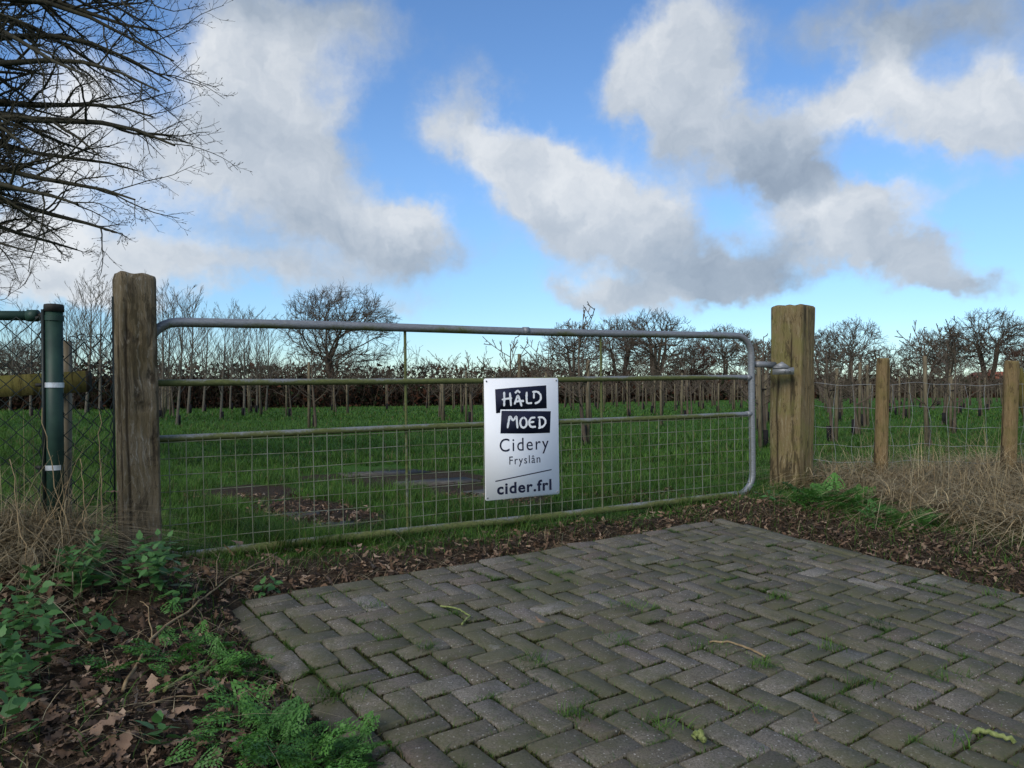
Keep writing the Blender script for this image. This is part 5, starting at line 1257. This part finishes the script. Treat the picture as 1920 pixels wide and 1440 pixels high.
parsley(1560, 945, 36, .17, .13, 'bushy cow parsley against the base of the tan gate post', .6)
parsley(1690, 985, 22, .15, .10, 'dark green cow parsley in front of the dry grass', .5)
parsley(1630, 960, 14, .14, .12, 'thin cow parsley between the tan post and the dry grass', .5)

# twigs
def stick(name, pts, r0, r1, m, label, cat='twig', branches=(), wobble=.004, seed=0, group=None):
    rng = np.random.default_rng(seed); P = np.array(pts, float); q = np.linspace(0, len(P) - 1, (len(P) - 1) * 6 + 1)
    C = np.stack([np.interp(q, np.arange(len(P)), P[:, i]) for i in range(3)], -1); C += rng.normal(0, wobble, C.shape)
    parts = [tubes(C[None], np.linspace(r0, r1, len(C))[None] * rng.uniform(.85, 1.15, (1, len(C))), 7, cap=True)]
    for b in branches:
        B = np.array(b, float); q = np.linspace(0, len(B) - 1, (len(B) - 1) * 4 + 1); B = np.stack([np.interp(q, np.arange(len(B)), B[:, i]) for i in range(3)], -1) + rng.normal(0, wobble * .6, (len(q), 3))
        parts.append(tubes(B[None], np.linspace(r1 * 1.1, r1 * .45, len(B))[None], 5, cap=True))
    V, fs = merge(parts); o0 = P[0]
    return tag(link(name, meshdata(name, V - o0, fs, m, True), None, o0), label, cat, group)
def h_(px, py, up=0.0): p = hit(px, py); p[2] += up; return p
stick('bramble_cane', [h_(228, 1305, .01), h_(285, 1215, .03), h_(375, 1150, .05), h_(430, 1110, .06), h_(520, 1055, .05)], .0055, .0025, M_twig, 'long pale bramble cane leaning across the left bank', 'cane',
      [[h_(285, 1215, .03), h_(278, 1160, .04), h_(262, 1140, .03)], [h_(405, 1125, .06), h_(408, 1090, .09), h_(413, 1075, .10)], [h_(360, 1160, .04), h_(372, 1120, .07)], [h_(455, 1095, .06), h_(500, 1085, .05), h_(515, 1065, .05)]], .004, 1)
stick('mossy_stick', [h_(310, 1302, .012), h_(345, 1282, .018), h_(385, 1268, .018), h_(404, 1250, .02)], .0075, .006, M_moss_twig, 'short lichen-covered stick lying in the leaf litter', 'stick', (), .002, 2)
stick('dead_stalk', [h_(125, 1395, .01), h_(225, 1352, .02), h_(325, 1320, .02), h_(425, 1312, .012)], .0026, .002, M_twig, 'thin straight dead stalk lying over the litter', 'stalk', (), .002, 3)
stick('dead_stalk', [h_(1545, 910, .05), h_(1600, 945, .04), h_(1620, 965, .03), h_(1655, 1010, .01)], .0035, .002, M_twig, 'bent straw stalk hanging from the cow parsley to the soil', 'stalk', (), .002, 4)
stick('dead_stalk', [h_(1452, 960, .0), at(1452, 915, 5.6)], .003, .002, M_twig, 'upright broken stalk before the tan gate post', 'stalk', (), .002, 5)
def pv_(px, py, up=0.006): p = hit(px, py); p[2] = float(pave_z(p[0], p[1])) + up; return p
stick('fallen_twig', [pv_(1330, 1229), pv_(1370, 1233, .012), pv_(1405, 1245, .010), pv_(1435, 1259)], .0035, .0045, M_twig, 'pale bent twig lying on the paving', 'twig', (), .001, 6)
stick('lichen_twig', [pv_(826, 1158), pv_(860, 1164, .01), pv_(882, 1178, .01), pv_(866, 1194)], .004, .004, M_moss_twig, 'curled lichen-covered twig lying on the paving', 'twig', (), .0015, 7)
stick('lichen_stick', [pv_(1825, 1403, .008), pv_(1860, 1412, .012), pv_(1898, 1424, .010)], .008, .008, M_moss_twig, 'stubby moss-covered stick lying between the pavers', 'stick', (), .003, 8)
stick('lichen_lump', [pv_(1302, 1416, .010), pv_(1312, 1414, .018), pv_(1322, 1424, .012)], .012, .009, M_moss_twig, 'small yellow-green clump of lichen on the paving', 'lichen', (), .003, 9)
for k, (a, b, c_, d) in enumerate([(40, 1080, 130, 900), (165, 1060, 150, 860), (60, 1120, 20, 860), (190, 1050, 185, 770), (30, 1100, 110, 950), (100, 1070, 175, 930), (150, 1075, 75, 770)]):
    p0 = hit(a, b); p1 = at(c_, d, p0[1] + .1); stick('reed_stalk', [p0, p0 * .5 + p1 * .5 + [.02 * math.sin(k * 3), 0, .02], p1], .0028, .0014, M_twig, 'tall dry reed stalk rising in front of the chain link', 'stalk', (), .004, 20 + k, 'reed stalks by the chain link')
# sawn log end among the dry grass
lc = at(54, 1052, 3.02); d_ = np.array([.25, -.95, .15]); d_ /= np.linalg.norm(d_)
V, fs = tubes(np.array([lc - d_ * .35, lc - d_ * .02, lc])[None], np.array([[.036, .036, .034]]), 16, cap=True)
tag(link('sawn_log', meshdata('sawn_log', V - lc, fs, M_stake), None, lc), 'short sawn log end showing among the dry grass and nettles', 'log')
# old concrete slabs showing through the grass behind the gate
for k, (px, py, a, b, rz) in enumerate([(575, 965, .34, .22, .5), (640, 985, .30, .16, .45), (720, 888, .9, .35, .55), (820, 905, .8, .4, .5), (930, 925, .45, .3, .5)]):
    p = hit(px, py); V, fs = boxv((0, 0, 0), (a, b, .05), None); V[:, :2] += np.random.default_rng(k).normal(0, .025, (8, 2))
    tag(link('concrete_slab', meshdata('concrete_slab', V, fs, M_slab), None, (p[0], p[1], p[2] - .014), (0.012 * (k - 2), 0.01 * (k % 3 - 1), rz)), 'worn flat concrete slab sunk in the muddy grass behind the gate', 'slab', 'sunken concrete slabs')
